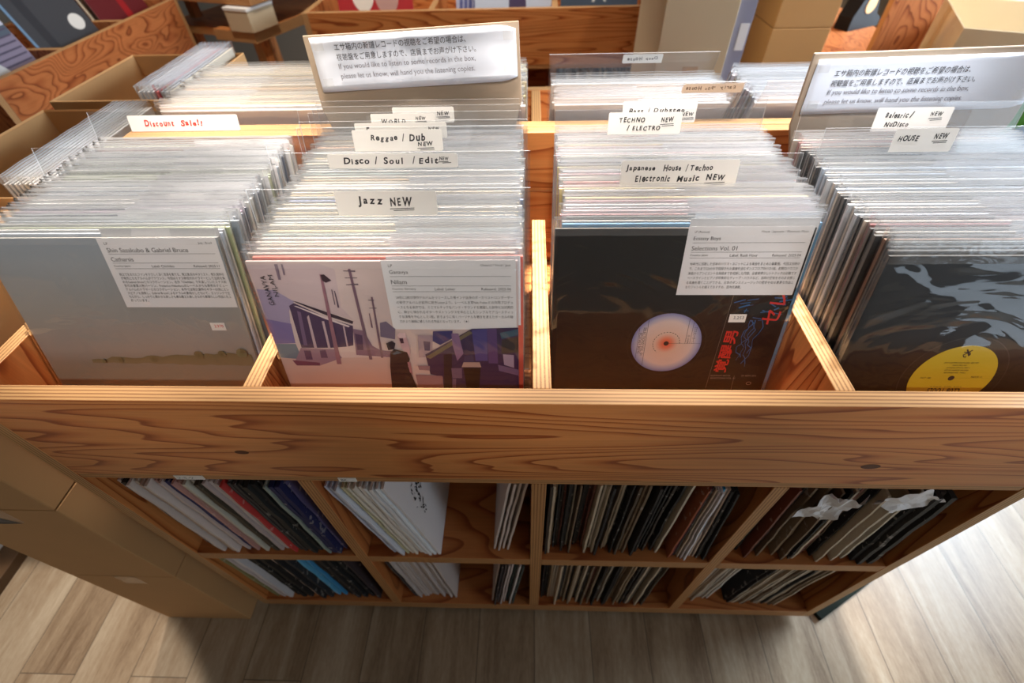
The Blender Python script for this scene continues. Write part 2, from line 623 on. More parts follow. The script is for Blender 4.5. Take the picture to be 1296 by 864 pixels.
def bin_unit(name, label, xl, xr, divs, depth, raised=0.0, loc=(0, 0, 0), rotz=0.0, face='ply', group=None, shelf_z=0.447, lower=True):
    r = thing(name, label, 'record bin', loc, (0, 0, rotz), group)
    il, ir = xl + T, xr - T
    board('front_panel', r, (il, 0, 0.8127), (ir, 0.024, H), 'y', 'x', face)
    board('front_lip', r, (il, 0.0008, 0.7974), (ir, 0.0238, 0.8125), 'z', 'x', face, 'edge_dark')
    board('side_panel', r, (xl, 0, 0.035), (il - 0.0004, depth - T, H), 'x', 'z', face)
    board('side_panel', r, (ir + 0.0004, 0, 0.035), (xr, depth - T, H), 'x', 'z', face)
    board('bin_floor', r, (il, 0.0242, 0.7974), (ir, depth - T - 0.0004, 0.845), 'z', 'x', face)
    board('back_panel', r, (xl, depth - T, 0.035), (xr, depth, H), 'y', 'x', face)
    if raised:
        board('top_rail', r, (xl, depth - T, H + 0.0004), (xr, depth, H + raised), 'y', 'x', face)
    board('bottom_board', r, (il, 0.0, 0.035), (ir, depth - T - 0.0004, 0.081), 'z', 'x', 'ply_dark', 'edge_dark')
    xs = [il] + [v for d in divs for v in (d - T / 2, d + T / 2)] + [ir]
    for d in divs:
        board('divider', r, (d - T / 2, 0.0242, 0.8454), (d + T / 2, 0.40, H - 0.0005), 'x', 'z', face)
        if lower:
            board('upright', r, (d - T / 2, 0.0004, 0.0814), (d + T / 2, depth - T - 0.0008, 0.797), 'x', 'z', 'ply_dark', 'edge_dark')
    if lower:
        for a, b in zip(xs[0::2], xs[1::2]):
            board('shelf', r, (a + 0.0003, 0.0004, shelf_z - 0.0335), (b - 0.0003, depth - T - 0.0008, shelf_z), 'z', 'x', 'ply_dark', 'edge_dark')
    for sx in (xl + 0.03, xr - 0.07):
        for sy in (0.09, depth - 0.12):
            block('foot', r, (sx, sy, 0.0), (sx + 0.04, sy + 0.04, 0.0348), M['black'])
    return r


unit = bin_unit('record_bin', 'long larch plywood record bin in front with four full compartments above open shelves', XL, XR, DIV, 0.522, raised=0.112)
# bits of shop tape on the front lip
for x0, x1, s in ((-0.575, -0.529, 'フ-ミ-ワ'), (-0.313, -0.285, 'BK.')):
    tp = block('label_tape', unit, (x0, -0.0004, 0.7985), (x1, 0.0008, 0.8105), M['paper_cream'], 0)
    bm = fit(text_bm(s, 0.01), h=0.006, at=(x0 + 0.004, 0.8015))
    bm.transform(STAND)
    bmesh.ops.translate(bm, verts=bm.verts, vec=(0, -0.0006, 0))
    bmesh.ops.translate(bm, verts=bm.verts, vec=[-v for v in tp.location])
    link('lettering', mesh_from('lettering', bm, [M['ink']]), tp)
# two knots in the rail
for kx, kz, kr in ((-0.4296, 0.887, 0.007), (0.4637, 0.868, 0.009)):
    bm = bmesh.new()
    bmesh.ops.create_circle(bm, cap_ends=True, segments=20, radius=1)
    for v in bm.verts:
        v.co = Vector((v.co.x * kr * 1.5, v.co.y * kr * 0.75, 0))
    bmesh.ops.translate(bm, verts=bm.verts, vec=(kx, kz, 0))
    stick('wood_knot', bm, plain('wood_knot', S(88, 46, 24), 0.6, noise_amt=0.3, noise_scale=200), unit, -0.0003)

# the twin unit, back to back with it, facing away
bin_unit('record_bin', 'second plywood record bin standing back to back behind the front one', -XR, -XL, DIV, 0.522,
         raised=0.112, loc=(0, 1.0452, 0), rotz=math.pi)

STREET = [
     ([(0.0,0.311),(0.086,0.312),(0.103,0.305),(0.099,0.254),(0.11,0.236),(0.043,0.262),(0.02,0.279),(0.002,0.279)], (205,182,184)),
     ([(0.0,0.176),(0.154,0.178),(0.156,0.109),(0.0,0.107)], (205,176,168)),
     ([(0.002,0.279),(0.023,0.278),(0.043,0.262),(0.033,0.249),(0.029,0.229),(0.0,0.236)], (165,150,178)),
     ([(0.0,0.237),(0.03,0.23),(0.027,0.2),(0.0,0.199)], (128,112,160)),
     ([(0.0,0.199),(0.027,0.199),(0.029,0.174),(0.0,0.177)], (108,126,142)),
     ([(0.035,0.256),(0.042,0.26),(0.08,0.238),(0.108,0.227),(0.102,0.197),(0.093,0.195),(0.071,0.193),(0.033,0.193)], (78,58,88)),
     ([(0.053,0.24),(0.056,0.243),(0.053,0.182),(0.049,0.182)], (195,170,175)),
     ([(0.07,0.234),(0.073,0.234),(0.071,0.19),(0.068,0.19)], (195,170,175)),
     ([(0.095,0.227),(0.097,0.227),(0.095,0.195),(0.093,0.195)], (195,170,175)),
     ([(0.043,0.249),(0.047,0.247),(0.042,0.197),(0.037,0.197)], (120,95,125)),
     ([(0.041,0.263),(0.046,0.262),(0.11,0.234),(0.108,0.23),(0.081,0.241)], (60,45,60)),
     ([(0.041,0.256),(0.044,0.256),(0.104,0.227),(0.102,0.225),(0.076,0.237)], (220,200,200)),
     ([(0.032,0.193),(0.076,0.191),(0.083,0.177),(0.05,0.164),(0.019,0.172)], (150,120,138)),
     ([(0.015,0.173),(0.051,0.169),(0.05,0.164),(0.019,0.164)], (110,60,90)),
     ([(0.035,0.189),(0.044,0.189),(0.043,0.174),(0.034,0.174)], (90,65,95)),
     ([(0.056,0.189),(0.064,0.19),(0.064,0.177),(0.055,0.177)], (95,70,100)),
     ([(0.107,0.223),(0.12,0.22),(0.127,0.197),(0.136,0.19),(0.155,0.188),(0.154,0.178),(0.103,0.182)], (135,105,125)),
     ([(0.108,0.216),(0.117,0.213),(0.114,0.19),(0.106,0.19)], (85,60,90)),
     ([(0.143,0.232),(0.151,0.234),(0.161,0.223),(0.158,0.207),(0.14,0.211)], (120,105,128)),
     ([(0.034,0.312),(0.038,0.312),(0.036,0.292),(0.033,0.292)], (130,110,125)),
     ([(0.042,0.312),(0.044,0.312),(0.043,0.298),(0.041,0.298)], (130,110,125)),
     ([(0.093,0.279),(0.094,0.279),(0.093,0.258),(0.092,0.258)], (95,75,95)),
     ([(0.096,0.277),(0.097,0.277),(0.097,0.254),(0.095,0.254)], (95,75,95)),
     ([(0.084,0.299),(0.087,0.299),(0.08,0.167),(0.074,0.167)], (150,105,118)),
     ([(0.085,0.298),(0.089,0.299),(0.096,0.291),(0.089,0.288),(0.085,0.291)], (60,40,50)),
     ([(0.119,0.306),(0.122,0.306),(0.123,0.175),(0.119,0.175)], (122,92,108)),
     ([(0.113,0.304),(0.127,0.304),(0.127,0.302),(0.113,0.303)], (100,80,95)),
     ([(0.113,0.295),(0.128,0.295),(0.127,0.294),(0.113,0.294)], (100,80,95)),
     ([(0.113,0.286),(0.127,0.287),(0.127,0.285),(0.112,0.285)], (100,80,95)),
     ([(0.139,0.269),(0.141,0.269),(0.138,0.178),(0.135,0.178)], (122,92,108)),
     ([(0.135,0.265),(0.142,0.265),(0.142,0.264),(0.135,0.264)], (100,80,95)),
     ([(0.134,0.254),(0.143,0.254),(0.143,0.253),(0.134,0.253)], (100,80,95)),
     ([(0.132,0.246),(0.133,0.246),(0.133,0.225),(0.131,0.225)], (122,92,108)),
     ([(0.188,0.214),(0.207,0.214),(0.203,0.18),(0.185,0.179)], (175,150,158)),
     ([(0.194,0.205),(0.203,0.204),(0.201,0.19),(0.194,0.19)], (90,75,105)),
     ([(0.208,0.22),(0.233,0.221),(0.231,0.209),(0.215,0.199),(0.206,0.205)], (60,55,112)),
     ([(0.194,0.184),(0.231,0.207),(0.257,0.224),(0.315,0.226),(0.315,0.124),(0.212,0.123),(0.213,0.147),(0.197,0.151)], (52,36,78)),
     ([(0.257,0.222),(0.276,0.224),(0.275,0.174),(0.259,0.174)], (72,66,132)),
     ([(0.276,0.224),(0.288,0.225),(0.288,0.17),(0.276,0.17)], (85,60,115)),
     ([(0.292,0.218),(0.315,0.224),(0.315,0.215),(0.294,0.209)], (50,88,112)),
     ([(0.294,0.207),(0.315,0.213),(0.315,0.188),(0.293,0.186)], (48,40,45)),
     ([(0.194,0.18),(0.254,0.221),(0.258,0.218),(0.224,0.194),(0.2,0.177)], (112,102,82)),
     ([(0.231,0.217),(0.24,0.217),(0.244,0.186),(0.235,0.174),(0.231,0.199)], (135,104,142)),
     ([(0.218,0.184),(0.229,0.186),(0.224,0.125),(0.213,0.125)], (28,18,38)),
     ([(0.245,0.182),(0.256,0.184),(0.257,0.17),(0.243,0.17)], (60,55,95)),
     ([(0.295,0.185),(0.309,0.184),(0.309,0.163),(0.296,0.168)], (165,145,170)),
     ([(0.288,0.168),(0.315,0.16),(0.315,0.15),(0.289,0.158)], (112,92,132)),
     ([(0.226,0.162),(0.24,0.162),(0.239,0.145),(0.226,0.145)], (112,92,122)),
     ([(0.226,0.144),(0.231,0.144),(0.229,0.126),(0.224,0.125)], (112,92,122)),
     ([(0.242,0.163),(0.265,0.163),(0.261,0.128),(0.244,0.128)], (14,10,20)),
     ([(0.243,0.172),(0.264,0.172),(0.266,0.164),(0.24,0.164)], (185,155,145)),
     ([(0.182,0.166),(0.198,0.166),(0.197,0.158),(0.183,0.159)], (150,120,130)),
     ([(0.177,0.151),(0.213,0.149),(0.212,0.125),(0.178,0.125)], (150,118,128)),
     ([(0.162,0.214),(0.173,0.214),(0.176,0.191),(0.172,0.177),(0.165,0.195)], (205,165,170)),
     ([(0.162,0.214),(0.165,0.218),(0.173,0.218),(0.173,0.211),(0.166,0.208)], (225,195,198)),
     ([(0.164,0.21),(0.169,0.21),(0.169,0.202),(0.165,0.202)], (70,35,55)),
     ([(0.149,0.187),(0.155,0.193),(0.171,0.188),(0.173,0.177),(0.169,0.165),(0.177,0.123),(0.141,0.122),(0.145,0.165)], (26,18,36)),
     ([(0.146,0.202),(0.154,0.206),(0.158,0.202),(0.155,0.193),(0.147,0.191)], (34,28,45)),
     ([(0.151,0.185),(0.158,0.19),(0.164,0.187),(0.154,0.184)], (70,95,115)),
     ([(0.169,0.172),(0.173,0.172),(0.173,0.151),(0.17,0.155)], (175,125,135)),
]

# ------------------------------------------------------------------ records in clear sleeves
JW = 0.315


def jacket_mesh(t, seed):
    bm = box_bm(JW, t, JW, 0.0004, off=(0, 0, JW / 2))
    for f in bm.faces:
        f.material_index = 0 if abs(f.normal.y) > 0.9 else 1
    return mesh_from('jacket', bm, [M['jacket'], M['jacket_edge']])


def sleeve_mesh(seed, front=False, h=0.328, w=0.318, t=0.0058):
    zs = [0.0, 0.1, 0.2, 0.27, 0.30, 0.312, 0.318, 0.323, h - 0.0013, h] if not front else \
         [i * 0.30 / 24 for i in range(25)] + [0.306, 0.312, 0.318, 0.323, h - 0.0013, h]
    nx = 20 if not front else 32
    bm = bmesh.new()

    def wave(x, z, side):
        a = max(0.0, (z - 0.285) / (h - 0.285))
        d = noise.noise((x * 16 + seed * 7.1, z * 9, seed * 3.3)) * 0.0007 * a
        dz = noise.noise((x * 24 + seed * 2.7, 4.2, seed)) * 0.0012 * a
        if front and side < 0:
            d -= abs(noise.noise((x * 9 + seed, z * 13, 2.0))) * 0.0016
        return d, dz

    grid = {}
    for side in (-1, 1):
        for i in range(nx + 1):
            for j, z in enumerate(zs):
                x = (i / nx - 0.5) * w
                d, dz = wave(x, z, side)
                grid[side, i, j] = bm.verts.new((x, side * t / 2 + d, z + dz))
        for i in range(nx):
            for j in range(len(zs) - 1):
                q = [grid[side, i, j], grid[side, i + 1, j], grid[side, i + 1, j + 1], grid[side, i, j + 1]]
                f = bm.faces.new(q if side < 0 else q[::-1])
                f.material_index = 1 if j == len(zs) - 2 else (2 if zs[j] > 0.305 else 0)
                f.smooth = True
    for i in (0, nx):
        for j in range(len(zs) - 1):
            q = [grid[-1, i, j], grid[1, i, j], grid[1, i, j + 1], grid[-1, i, j + 1]]
            bm.faces.new(q if i else q[::-1])
    return mesh_from('plastic_sleeve', bm, [M['sleeve_front' if front else 'sleeve'], M['sleeve_rim'], M['sleeve_flap']])


def card_mesh():
    bm = box_bm(0.155, 0.0003, 0.094, off=(0.079, -0.00265, 0.2685))
    return mesh_from('info_card', bm, [M['paper']])


JACKETS = [jacket_mesh(t, 0) for t in (0.0040, 0.0045, 0.0049)]
SLEEVES = [sleeve_mesh(s) for s in range(5)]
CARD = card_mesh()
PAL = {
    'c1': [(226, 222, 216), (214, 208, 204), (205, 200, 200), (228, 212, 196), (238, 236, 232), (196, 206, 214), (150, 162, 176), (104, 116, 138), (212, 160, 150),
           (205, 178, 168), (176, 176, 172), (120, 124, 128), (150, 126, 156), (186, 196, 150), (190, 150, 120), (70, 82, 106)],
    'c2': [(230, 226, 222), (218, 210, 200), (214, 206, 196), (226, 208, 180), (236, 234, 232), (200, 188, 172), (184, 150, 106), (176, 172, 170), (210, 180, 120), (140, 150, 158),
           (220, 180, 172), (70, 120, 120), (96, 120, 170), (208, 152, 116), (50, 50, 58), (170, 160, 150)],
    'c3': [(228, 224, 226), (210, 206, 208), (226, 208, 210), (236, 234, 236), (232, 220, 180), (188, 184, 188), (220, 172, 176), (210, 130, 124), (232, 204, 120), (140, 140, 148),
           (186, 140, 150), (110, 116, 126), (206, 200, 184), (90, 84, 90)],
    'c4': [(16, 16, 18), (24, 24, 27), (20, 20, 22), (30, 30, 34), (206, 190, 172), (210, 196, 180), (190, 170, 150), (226, 228, 232), (230, 234, 240), (150, 30, 40), (40, 56, 100),
           (46, 48, 54), (160, 176, 196), (140, 80, 36), (190, 204, 222)],
    'rear_warm': [(238, 222, 178), (232, 206, 146), (226, 206, 190), (200, 190, 180), (236, 228, 214), (214, 160, 100), (150, 146, 142), (240, 234, 226)],
    'rear_cool': [(226, 230, 238), (214, 218, 226), (236, 238, 242), (190, 194, 204), (232, 220, 226), (120, 112, 92), (222, 226, 232)],
}


def record(label, colour, x, y0, z0, lean, rotz=0.0, card=True, group=None, mesh=None, rnd=random, cat='record'):
    r = thing('sleeved_record', label, cat, (x, y0, z0), (-math.radians(lean), 0, rotz), group)
    r.rotation_mode = 'XYZ'
    j = link('jacket', mesh or rnd.choice(JACKETS), r)
    j.color = S(*colour)
    s = link('plastic_sleeve', rnd.choice(SLEEVES), r)
    s.location = (0, 0, 0.0005)
    if card:
        c = link('info_card', CARD, r)
        c.location = (rnd.uniform(-0.003, 0.001), 0, rnd.uniform(-0.001, 0.0075))
    return r


# ---- the four covers that face the camera
def front_record(label, colour, x, y0, lean, seed):
    r = thing('sleeved_record', label, 'record', (x, y0, 0.8466), (-math.radians(lean), 0, 0))
    j = link('jacket', jacket_mesh(0.0034, 1), r)
    j.color = S(*colour)
    s = link('plastic_sleeve', sleeve_mesh(seed, True, t=0.0072), r)
    s.location = (0, -0.0006, 0.0005)
    return r, j


def info_card(parent, w, h, u0, v0, kind, genre, artist, title, row, body):
    """white info sheet with ruled heading and body text; u0, v0 = its lower left corner in the record's own frame"""
    y = -0.0024
    c = link('info_card', mesh_from('info_card', box_bm(w, 0.0003, h, off=(u0 + w / 2, y, v0 + h / 2)), [M['paper']]), parent)
    L, Rr, top = u0 + 0.008, u0 + w - 0.006, v0 + h
    parts = [fit(text_bm(kind, 0.01), h=0.0034, at=(L, top - 0.0085)),
             fit(text_bm(artist, 0.01), h=0.0060, at=(L, top - 0.0185)),
             fit(text_bm(title, 0.01), h=0.0056, at=(L, top - 0.0305))]
    g = fit(text_bm(genre, 0.01), h=0.0036)
    gw = max(v.co.x for v in g.verts)
    bmesh.ops.translate(g, verts=g.verts, vec=(Rr - gw, top - 0.0085, 0))
    parts.append(g)
    for k, t in enumerate(row):
        b = fit(text_bm(t, 0.01), h=0.0034)
        bw = max(v.co.x for v in b.verts)
        bmesh.ops.translate(b, verts=b.verts, vec=((L, L + (Rr - L) * 0.36, Rr - bw)[k], top - 0.0388, 0))
        parts.append(b)
    for dz in (0.0205, 0.0328, 0.0405):
        parts.append(line_bm(L, top - dz, Rr, top - dz, 0.0004))
    n = len(body)
    z = top - 0.0475
    dz = (z - v0 - 0.006) / n
    for k, t in enumerate(body):
        full = k < n - 1
        b = text_bm(t, 0.0042)
        parts.append(fit(b, w=(Rr - L) * (1.0 if full else min(1.0, len(t) / len(body[0]))), h=0.0042 if full else 0.0042, at=(L + 0.002, z - k * dz - 0.003)))
    stick('lettering', join_bm(parts), M['ink'], c, y - 0.0003)
    return c


def price_sticker(parent, u0, v0, w, h, s, ink):
    p = link('price_sticker', mesh_from('price_sticker', box_bm(w, 0.0002, h, off=(u0 + w / 2, -0.0026, v0 + h / 2)), [M['paper_cream']]), parent)
    stick('lettering', fit(text_bm(s, 0.01), w=w * 0.62, h=h * 0.42, at=(u0 + w * 0.25, v0 + h * 0.34)), ink, p, -0.0029)


HW = JW / 2
# 1: pale seaside cover
r1, j1 = front_record('grey sky-and-dunes cover record facing out at the front of the leftmost compartment', (150, 150, 146), -0.5665, 0.06, 18, 11)
stripes = [(0.0, (122, 116, 104)), (0.06, (128, 122, 110)), (0.115, (140, 134, 120)), (0.128, (138, 134, 124)), (0.15, (160, 156, 150)), (0.22, (164, 164, 162)), (0.315, (156, 166, 176))]
polys = []
for (v0, c0), (v1, c1) in zip(stripes, stripes[1:]):
    polys.append(([(-HW, v0), (HW, v0), (HW, v1), (-HW, v1)], [c0, c0, c1, c1]))
rd = random.Random(4)
lo, hi, x = [], [], -0.09
while x < HW:
    hi.append((x, 0.134 + 0.011 * (x + 0.09) / 0.25 + rd.uniform(-0.0015, 0.004)))
    lo.append((x, 0.129 - 0.004 * (x + 0.09) / 0.25 + rd.uniform(-0.0015, 0.001)))
    x += 0.011
for (a, b), (c, d) in zip(zip(lo, lo[1:]), zip(hi, hi[1:])):
    k1 = (118, 112, 84)
    polys.append(([a, b, d, c], [(130, 122, 96), (130, 122, 96), k1, k1]))
for bx, bz, br in ((0.005, 0.136, 0.006), (-0.045, 0.134, 0.004), (0.075, 0.143, 0.007), (0.11, 0.145, 0.006), (0.14, 0.147, 0.008), (-0.07, 0.133, 0.0035)):
    polys += disc_rings(bx, bz, [(0, (104, 100, 68)), (br, (120, 114, 86))], 10)
print_mesh('cover_print', polys, j1, -0.0018)
info_card(r1, 0.1545, 0.096, 0.0005, 0.2185, 'LP', 'Jazz / Brazil', 'Shin Sasakubo & Gabriel Bruce', 'Catharsis',
          ('Country: Japan', 'Label: Chichibu', 'Released: 2023.11'),
          ['秩父で生まれたファンをやさしく深く音楽を奏でる、秩父拠点のギタリスト、笹久保伸の',
           'が発売となるアルバムがアナウンス。今回はミナス新世代のドラマーとして注目を集',
           'めるGabriel Bruceとのコラボレーション。名作「Chichibu」で共演していたミナス新',
           '世代の重要人物パーソン。Frederico Heliodoroのレーベルからも発売のデビュー',
           'アルバムのドラマーとのコラボレーション。本作では笹久保伸のギターの他にエレ',
           'スピアノも演奏し、Gabriel Bruceによるドラムの素晴らしさもいて、エッジングで生',
           'ちながら、しっかりと聞かせる美しさも兼ね備えた美しさながら素晴らしい作品に仕上',
           'がっています。'])
price_sticker(r1, 0.108, 0.183, 0.0205, 0.0118, '2,970', M['ink_red'])

# 2: street scene cover
r2, j2 = front_record('purple-tinted street-scene cover record facing out in the second compartment from the left', (196, 168, 168), -0.1875, 0.03, 12.5, 23)
base = [([(0, 0), (0.315, 0), (0.315, 0.12), (0, 0.12)], (190, 158, 152)), ([(0, 0.12), (0.315, 0.12), (0.315, 0.315), (0, 0.315)], (214, 192, 188))]
print_mesh('cover_print', [([(u - HW, v) for u, v in pts], col) for pts, col in base + STREET], j2, -0.0018)
stick('title_lettering', join_bm([fit(text_bm('GANAVYA', 0.01), w=0.040, h=0.0062, at=(-HW + 0.019, 0.258), rot=math.radians(90)),
                                  fit(text_bm('NIḶAM', 0.01), w=0.029, h=0.0070, at=(-HW + 0.0295, 0.270), rot=math.radians(90))]), M['ink'], j2, -0.0042)
info_card(r2, 0.1545, 0.094, 0.001, 0.2225, 'LP', 'Classical / Vocal / Jazz', 'Ganavya', 'Nilam',
          ('Country: Germany', 'Label: Leiter', 'Released: 2025.06'),
          ["'24年に2枚の傑作アルバムをリリースした南インド出身のボーカリスト/コンポーザー",
           'の新作アルバムが前作に続きLeiterより。レーベル主宰Nils Frahmとの共同プロデュ',
           'ースとなる本作では、ミニマルチックなバンド・サウンドを展開した前作とは対照的',
           'に、静かに弾かれるギターやストリングスを中心としたシンプルでアコースティッ',
           'クな演奏を中心とした1枚。祈るように深くパーソナルな響きを湛えたボーカルの魅',
           '力がより繊細に感じられる作品となっています。（★）'])
price_sticker(r2, 0.098, 0.192, 0.024, 0.0155, '2640', M['ink_grey'])

# 3: black jacket with a hole that shows the record's label
r3, j3 = front_record('glossy black cover record with pale centre label and red lettering, third compartment from the left', (9, 8, 9), 0.1725, 0.086, 14.5, 37)
lx, lz, lr = 0.004, 0.148, 0.0485
pol = disc_rings(lx, lz, [(0, (9, 8, 9)), (lr * 1.10, (9, 8, 9)), (lr * 1.11, (34, 32, 32)), (lr * 1.14, (9, 8, 9))])
pol += disc_rings(lx, lz, [(0.0035, (236, 110, 80)), (0.008, (230, 140, 112)), (0.016, (226, 198, 182)), (lr * 0.74, (222, 206, 202)), (lr * 0.88, (176, 180, 206)), (lr, (120, 130, 186))])
print_mesh('record_label', pol, j3, -0.0018, 0.000002)
q = [line_bm(lx - 0.029, lz - 0.038, lx - 0.029, lz + 0.038, 0.0005), line_bm(lx - 0.040, lz - 0.026, lx - 0.040, lz + 0.026, 0.0004),
     line_bm(lx + 0.026, lz - 0.040, lx + 0.026, lz + 0.040, 0.0005), line_bm(lx + 0.0325, lz - 0.035, lx + 0.0325, lz + 0.035, 0.0004),
     fit(text_bm('ECSTASY BOYS', 0.01), w=0.034, h=0.0040, at=(lx - 0.039, lz + 0.017), rot=math.radians(-90)),
     fit(text_bm('SELECTIONS VOL. 01', 0.01), w=0.046, h=0.0040, at=(lx - 0.0345, lz + 0.026), rot=math.radians(-90)),
     fit(text_bm('エクスタシーボーイズ', 0.01), w=0.028, h=0.0046, at=(lx + 0.0345, lz + 0.027), rot=math.radians(-90)),
     fit(text_bm('覚醒男', 0.01), w=0.015, h=0.0055, at=(lx + 0.0345, lz - 0.008), rot=math.radians(-90)),
     fit(text_bm('STEREO', 0.01), w=0.016, h=0.0036, at=(lx + 0.0275, lz - 0.014), rot=math.radians(-90)),
     fit(text_bm('33 1/3 RPM', 0.01), w=0.014, h=0.0026, at=(lx + 0.0278, lz + 0.014), rot=math.radians(-90))]
for k in range(28):                                  # ring of small print
    a = 2 * math.pi * k / 28
    rr = 0.0185
    q.append(line_bm(lx + rr * math.cos(a), lz + rr * math.sin(a), lx + rr * math.cos(a + 0.13), lz + rr * math.sin(a + 0.13), 0.0008))
stick('label_lettering', join_bm(q), M['ink'], j3, -0.0024)
bm = bmesh.new()
bmesh.ops.create_circle(bm, cap_ends=True, segments=16, radius=0.0036)
bmesh.ops.translate(bm, verts=bm.verts, vec=(lx, lz, 0))
stick('spindle_hole', bm, M['ink'], j3, -0.0025)
red = [fit(text_bm('覚醒男', 0.03, weight=0.0006), w=0.072, h=0.0185, at=(0.102, 0.097), rot=math.radians(88)),
       fit(text_bm('セレ', 0.03, weight=0.0004), w=0.05, h=0.022, at=(0.147, 0.178), rot=math.radians(84))]
for b in red:
    pass
# lettering that reads upward stands to the left of its anchor, so shift it back
bmesh.ops.translate(red[0], verts=red[0].verts, vec=(-0.004, 0, 0))
stick('title_lettering', join_bm(red), M['red_print'], j3, -0.0021)
fine = [fit(text_bm('ECSTASY BOYS', 0.01), w=0.028, h=0.0026, at=(0.078, 0.0905)), fit(text_bm('SELECTIONS VOL. 01', 0.01), w=0.036, h=0.0026, at=(0.078, 0.0860)),
        fit(text_bm('33 RPM 001', 0.01), w=0.021, h=0.0026, at=(0.122, 0.0905)), line_bm(0.075, 0.068, 0.082, 0.30, 0.0003), line_bm(0.113, 0.066, 0.112, 0.092, 0.0003)]
for k in range(14):
    a0, a1 = 2 * math.pi * k / 14, 2 * math.pi * (k + 1) / 14
    fine.append(line_bm(0.136 + 0.0034 * math.cos(a0), 0.078 + 0.0026 * math.sin(a0), 0.136 + 0.0034 * math.cos(a1), 0.078 + 0.0026 * math.sin(a1), 0.0008))
stick('small_lettering', join_bm(fine), M['grey_print'], j3, -0.0021)
blue = []
rd = random.Random(8)
for k in range(5):                                   # blue brush strokes
    px, pz = 0.118 + rd.uniform(-0.012, 0.01), 0.186
    for s in range(9):
        nx, nz = px + rd.uniform(-0.006, 0.0068), pz - rd.uniform(0.004, 0.011)
        blue.append(line_bm(px, pz, nx, nz, rd.uniform(0.0005, 0.0014)))
        px, pz = nx, nz
for k in range(26):
    px, pz = rd.uniform(0.085, 0.152), rd.uniform(0.185, 0.228)
    blue.append(line_bm(px, pz, px + rd.uniform(-0.018, 0.018), pz + rd.uniform(-0.005, 0.006), rd.uniform(0.0006, 0.0022)))
stick('brush_print', join_bm(blue), plain('blue_print', S(46, 96, 150), 0.5), j3, -0.00205)
info_card(r3, 0.150, 0.0925, 0.0045, 0.2245, 'LP (Reissue)', 'House / Japanese / Electronic Music', 'Ecstasy Boys', 'Selections Vol. 01',
          ('Country: Japan', 'Label: Rush Hour', 'Released: 2025.04'),
          ['90年代に活動した日本のハウス・ユニットによる楽曲をまとめた編集盤。今回は当時の',
           'で、これまでCDのみで収録された楽曲を含むダンスフロア向けの1枚。初期のハウスか',
           '楽曲からアンビエントな楽曲までを収録した内容。全曲素晴らしいトラックは必聴です',
           'ベースラインとピアノが印象的なディープ・ハウスなど、当時の空気をそのまま感じ',
           'る楽曲を聴くことができる、日本のダンスミュージックの歴史を知る重要な作品と',
           'なりジャンルを越えておすすめ。国内流通盤。'])
price_sticker(r3, 0.0815, 0.183, 0.0225, 0.0125, '3,253', M['ink_grey'])

# 4: black sleeve, yellow label
r4, j4 = front_record('glossy black sleeve record with round yellow label in the rightmost compartment', (9, 8, 9), 0.5415, 0.035, 13, 53)
lx, lz, lr = -0.0065, 0.143, 0.052
pol = disc_rings(lx, lz, [(0, (9, 8, 9)), (lr * 1.22, (9, 8, 9)), (lr * 1.235, (60, 56, 52)), (lr * 1.25, (9, 8, 9))], 64)
pol += disc_rings(lx, lz, [(0.0038, (214, 190, 40)), (lr, (222, 196, 44))], 64)
print_mesh('record_label', pol, j4, -0.0018, 0.000002)
q = [fit(text_bm('CLUB TOOLS', 0.01, weight=0.0003, jitter=0.04), w=0.042, h=0.0085, at=(lx + 0.021, lz - 0.017), rot=math.radians(180)),
     fit(text_bm('F O R   D J S   O N L Y', 0.01), w=0.040, h=0.0024, at=(lx + 0.020, lz - 0.013), rot=math.radians(180)),
     fit(text_bm('FACT - 002', 0.01), w=0.013, h=0.0026, at=(lx - 0.039, lz - 0.001)), fit(text_bm('MADE IN - U.', 0.01), w=0.014, h=0.0026, at=(lx + 0.024, lz + 0.001))]
for k, (w, t) in enumerate(((0.043, 'VINYL CLUB TOOLS FOR DANCERS - SIDE TWO'), (0.018, 'TRACK ONE - MIX'), (0.029, 'EXTENDED VERSION, PART II'), (0.030, 'WRITTEN, ARRANGED AND MIXED'), (0.027, 'RECORDED LIVE - TAPE 2'))):
    q.append(fit(text_bm(t, 0.01), w=w, h=0.0021, at=(lx - w / 2, lz + 0.024 - k * 0.0040)))
for a, b, c, d, w in ((-0.003, 0.046, 0.004, 0.036, 0.0018), (0.004, 0.045, -0.004, 0.037, 0.0016), (-0.005, 0.042, 0.003, 0.0405, 0.0012), (0.0, 0.0365, 0.0005, 0.0325, 0.0009),
                      (-0.003, 0.0365, -0.001, 0.034, 0.0013), (0.003, 0.041, 0.0045, 0.0375, 0.0012)):
    q.append(line_bm(lx + a, lz + b, lx + c, lz + d, w))
stick('label_lettering', join_bm(q), M['ink'], j4, -0.0024)
bm = bmesh.new()
bmesh.ops.create_circle(bm, cap_ends=True, segments=16, radius=0.0038)
bmesh.ops.translate(bm, verts=bm.verts, vec=(lx, lz, 0))
stick('spindle_hole', bm, M['ink'], j4, -0.0025)


# ---- clear divider sheets with hand-written labels
def label_text(parts_spec, seed):
    """parts_spec: (text, x0, z0, width, height, 'h' hand or underline)"""
    out = []
    for k, (s, u, v, w, h) in enumerate(parts_spec):
        if s == '_':
            out.append(line_bm(u, v, u + w, v + h, 0.0009))
        else:
            out.append(fit(text_bm(s, 0.02, jitter=0.10, seed=seed * 7 + k, shear=0.14, weight=0.00065), w=w, h=h, at=(u, v)))
    return join_bm(out)


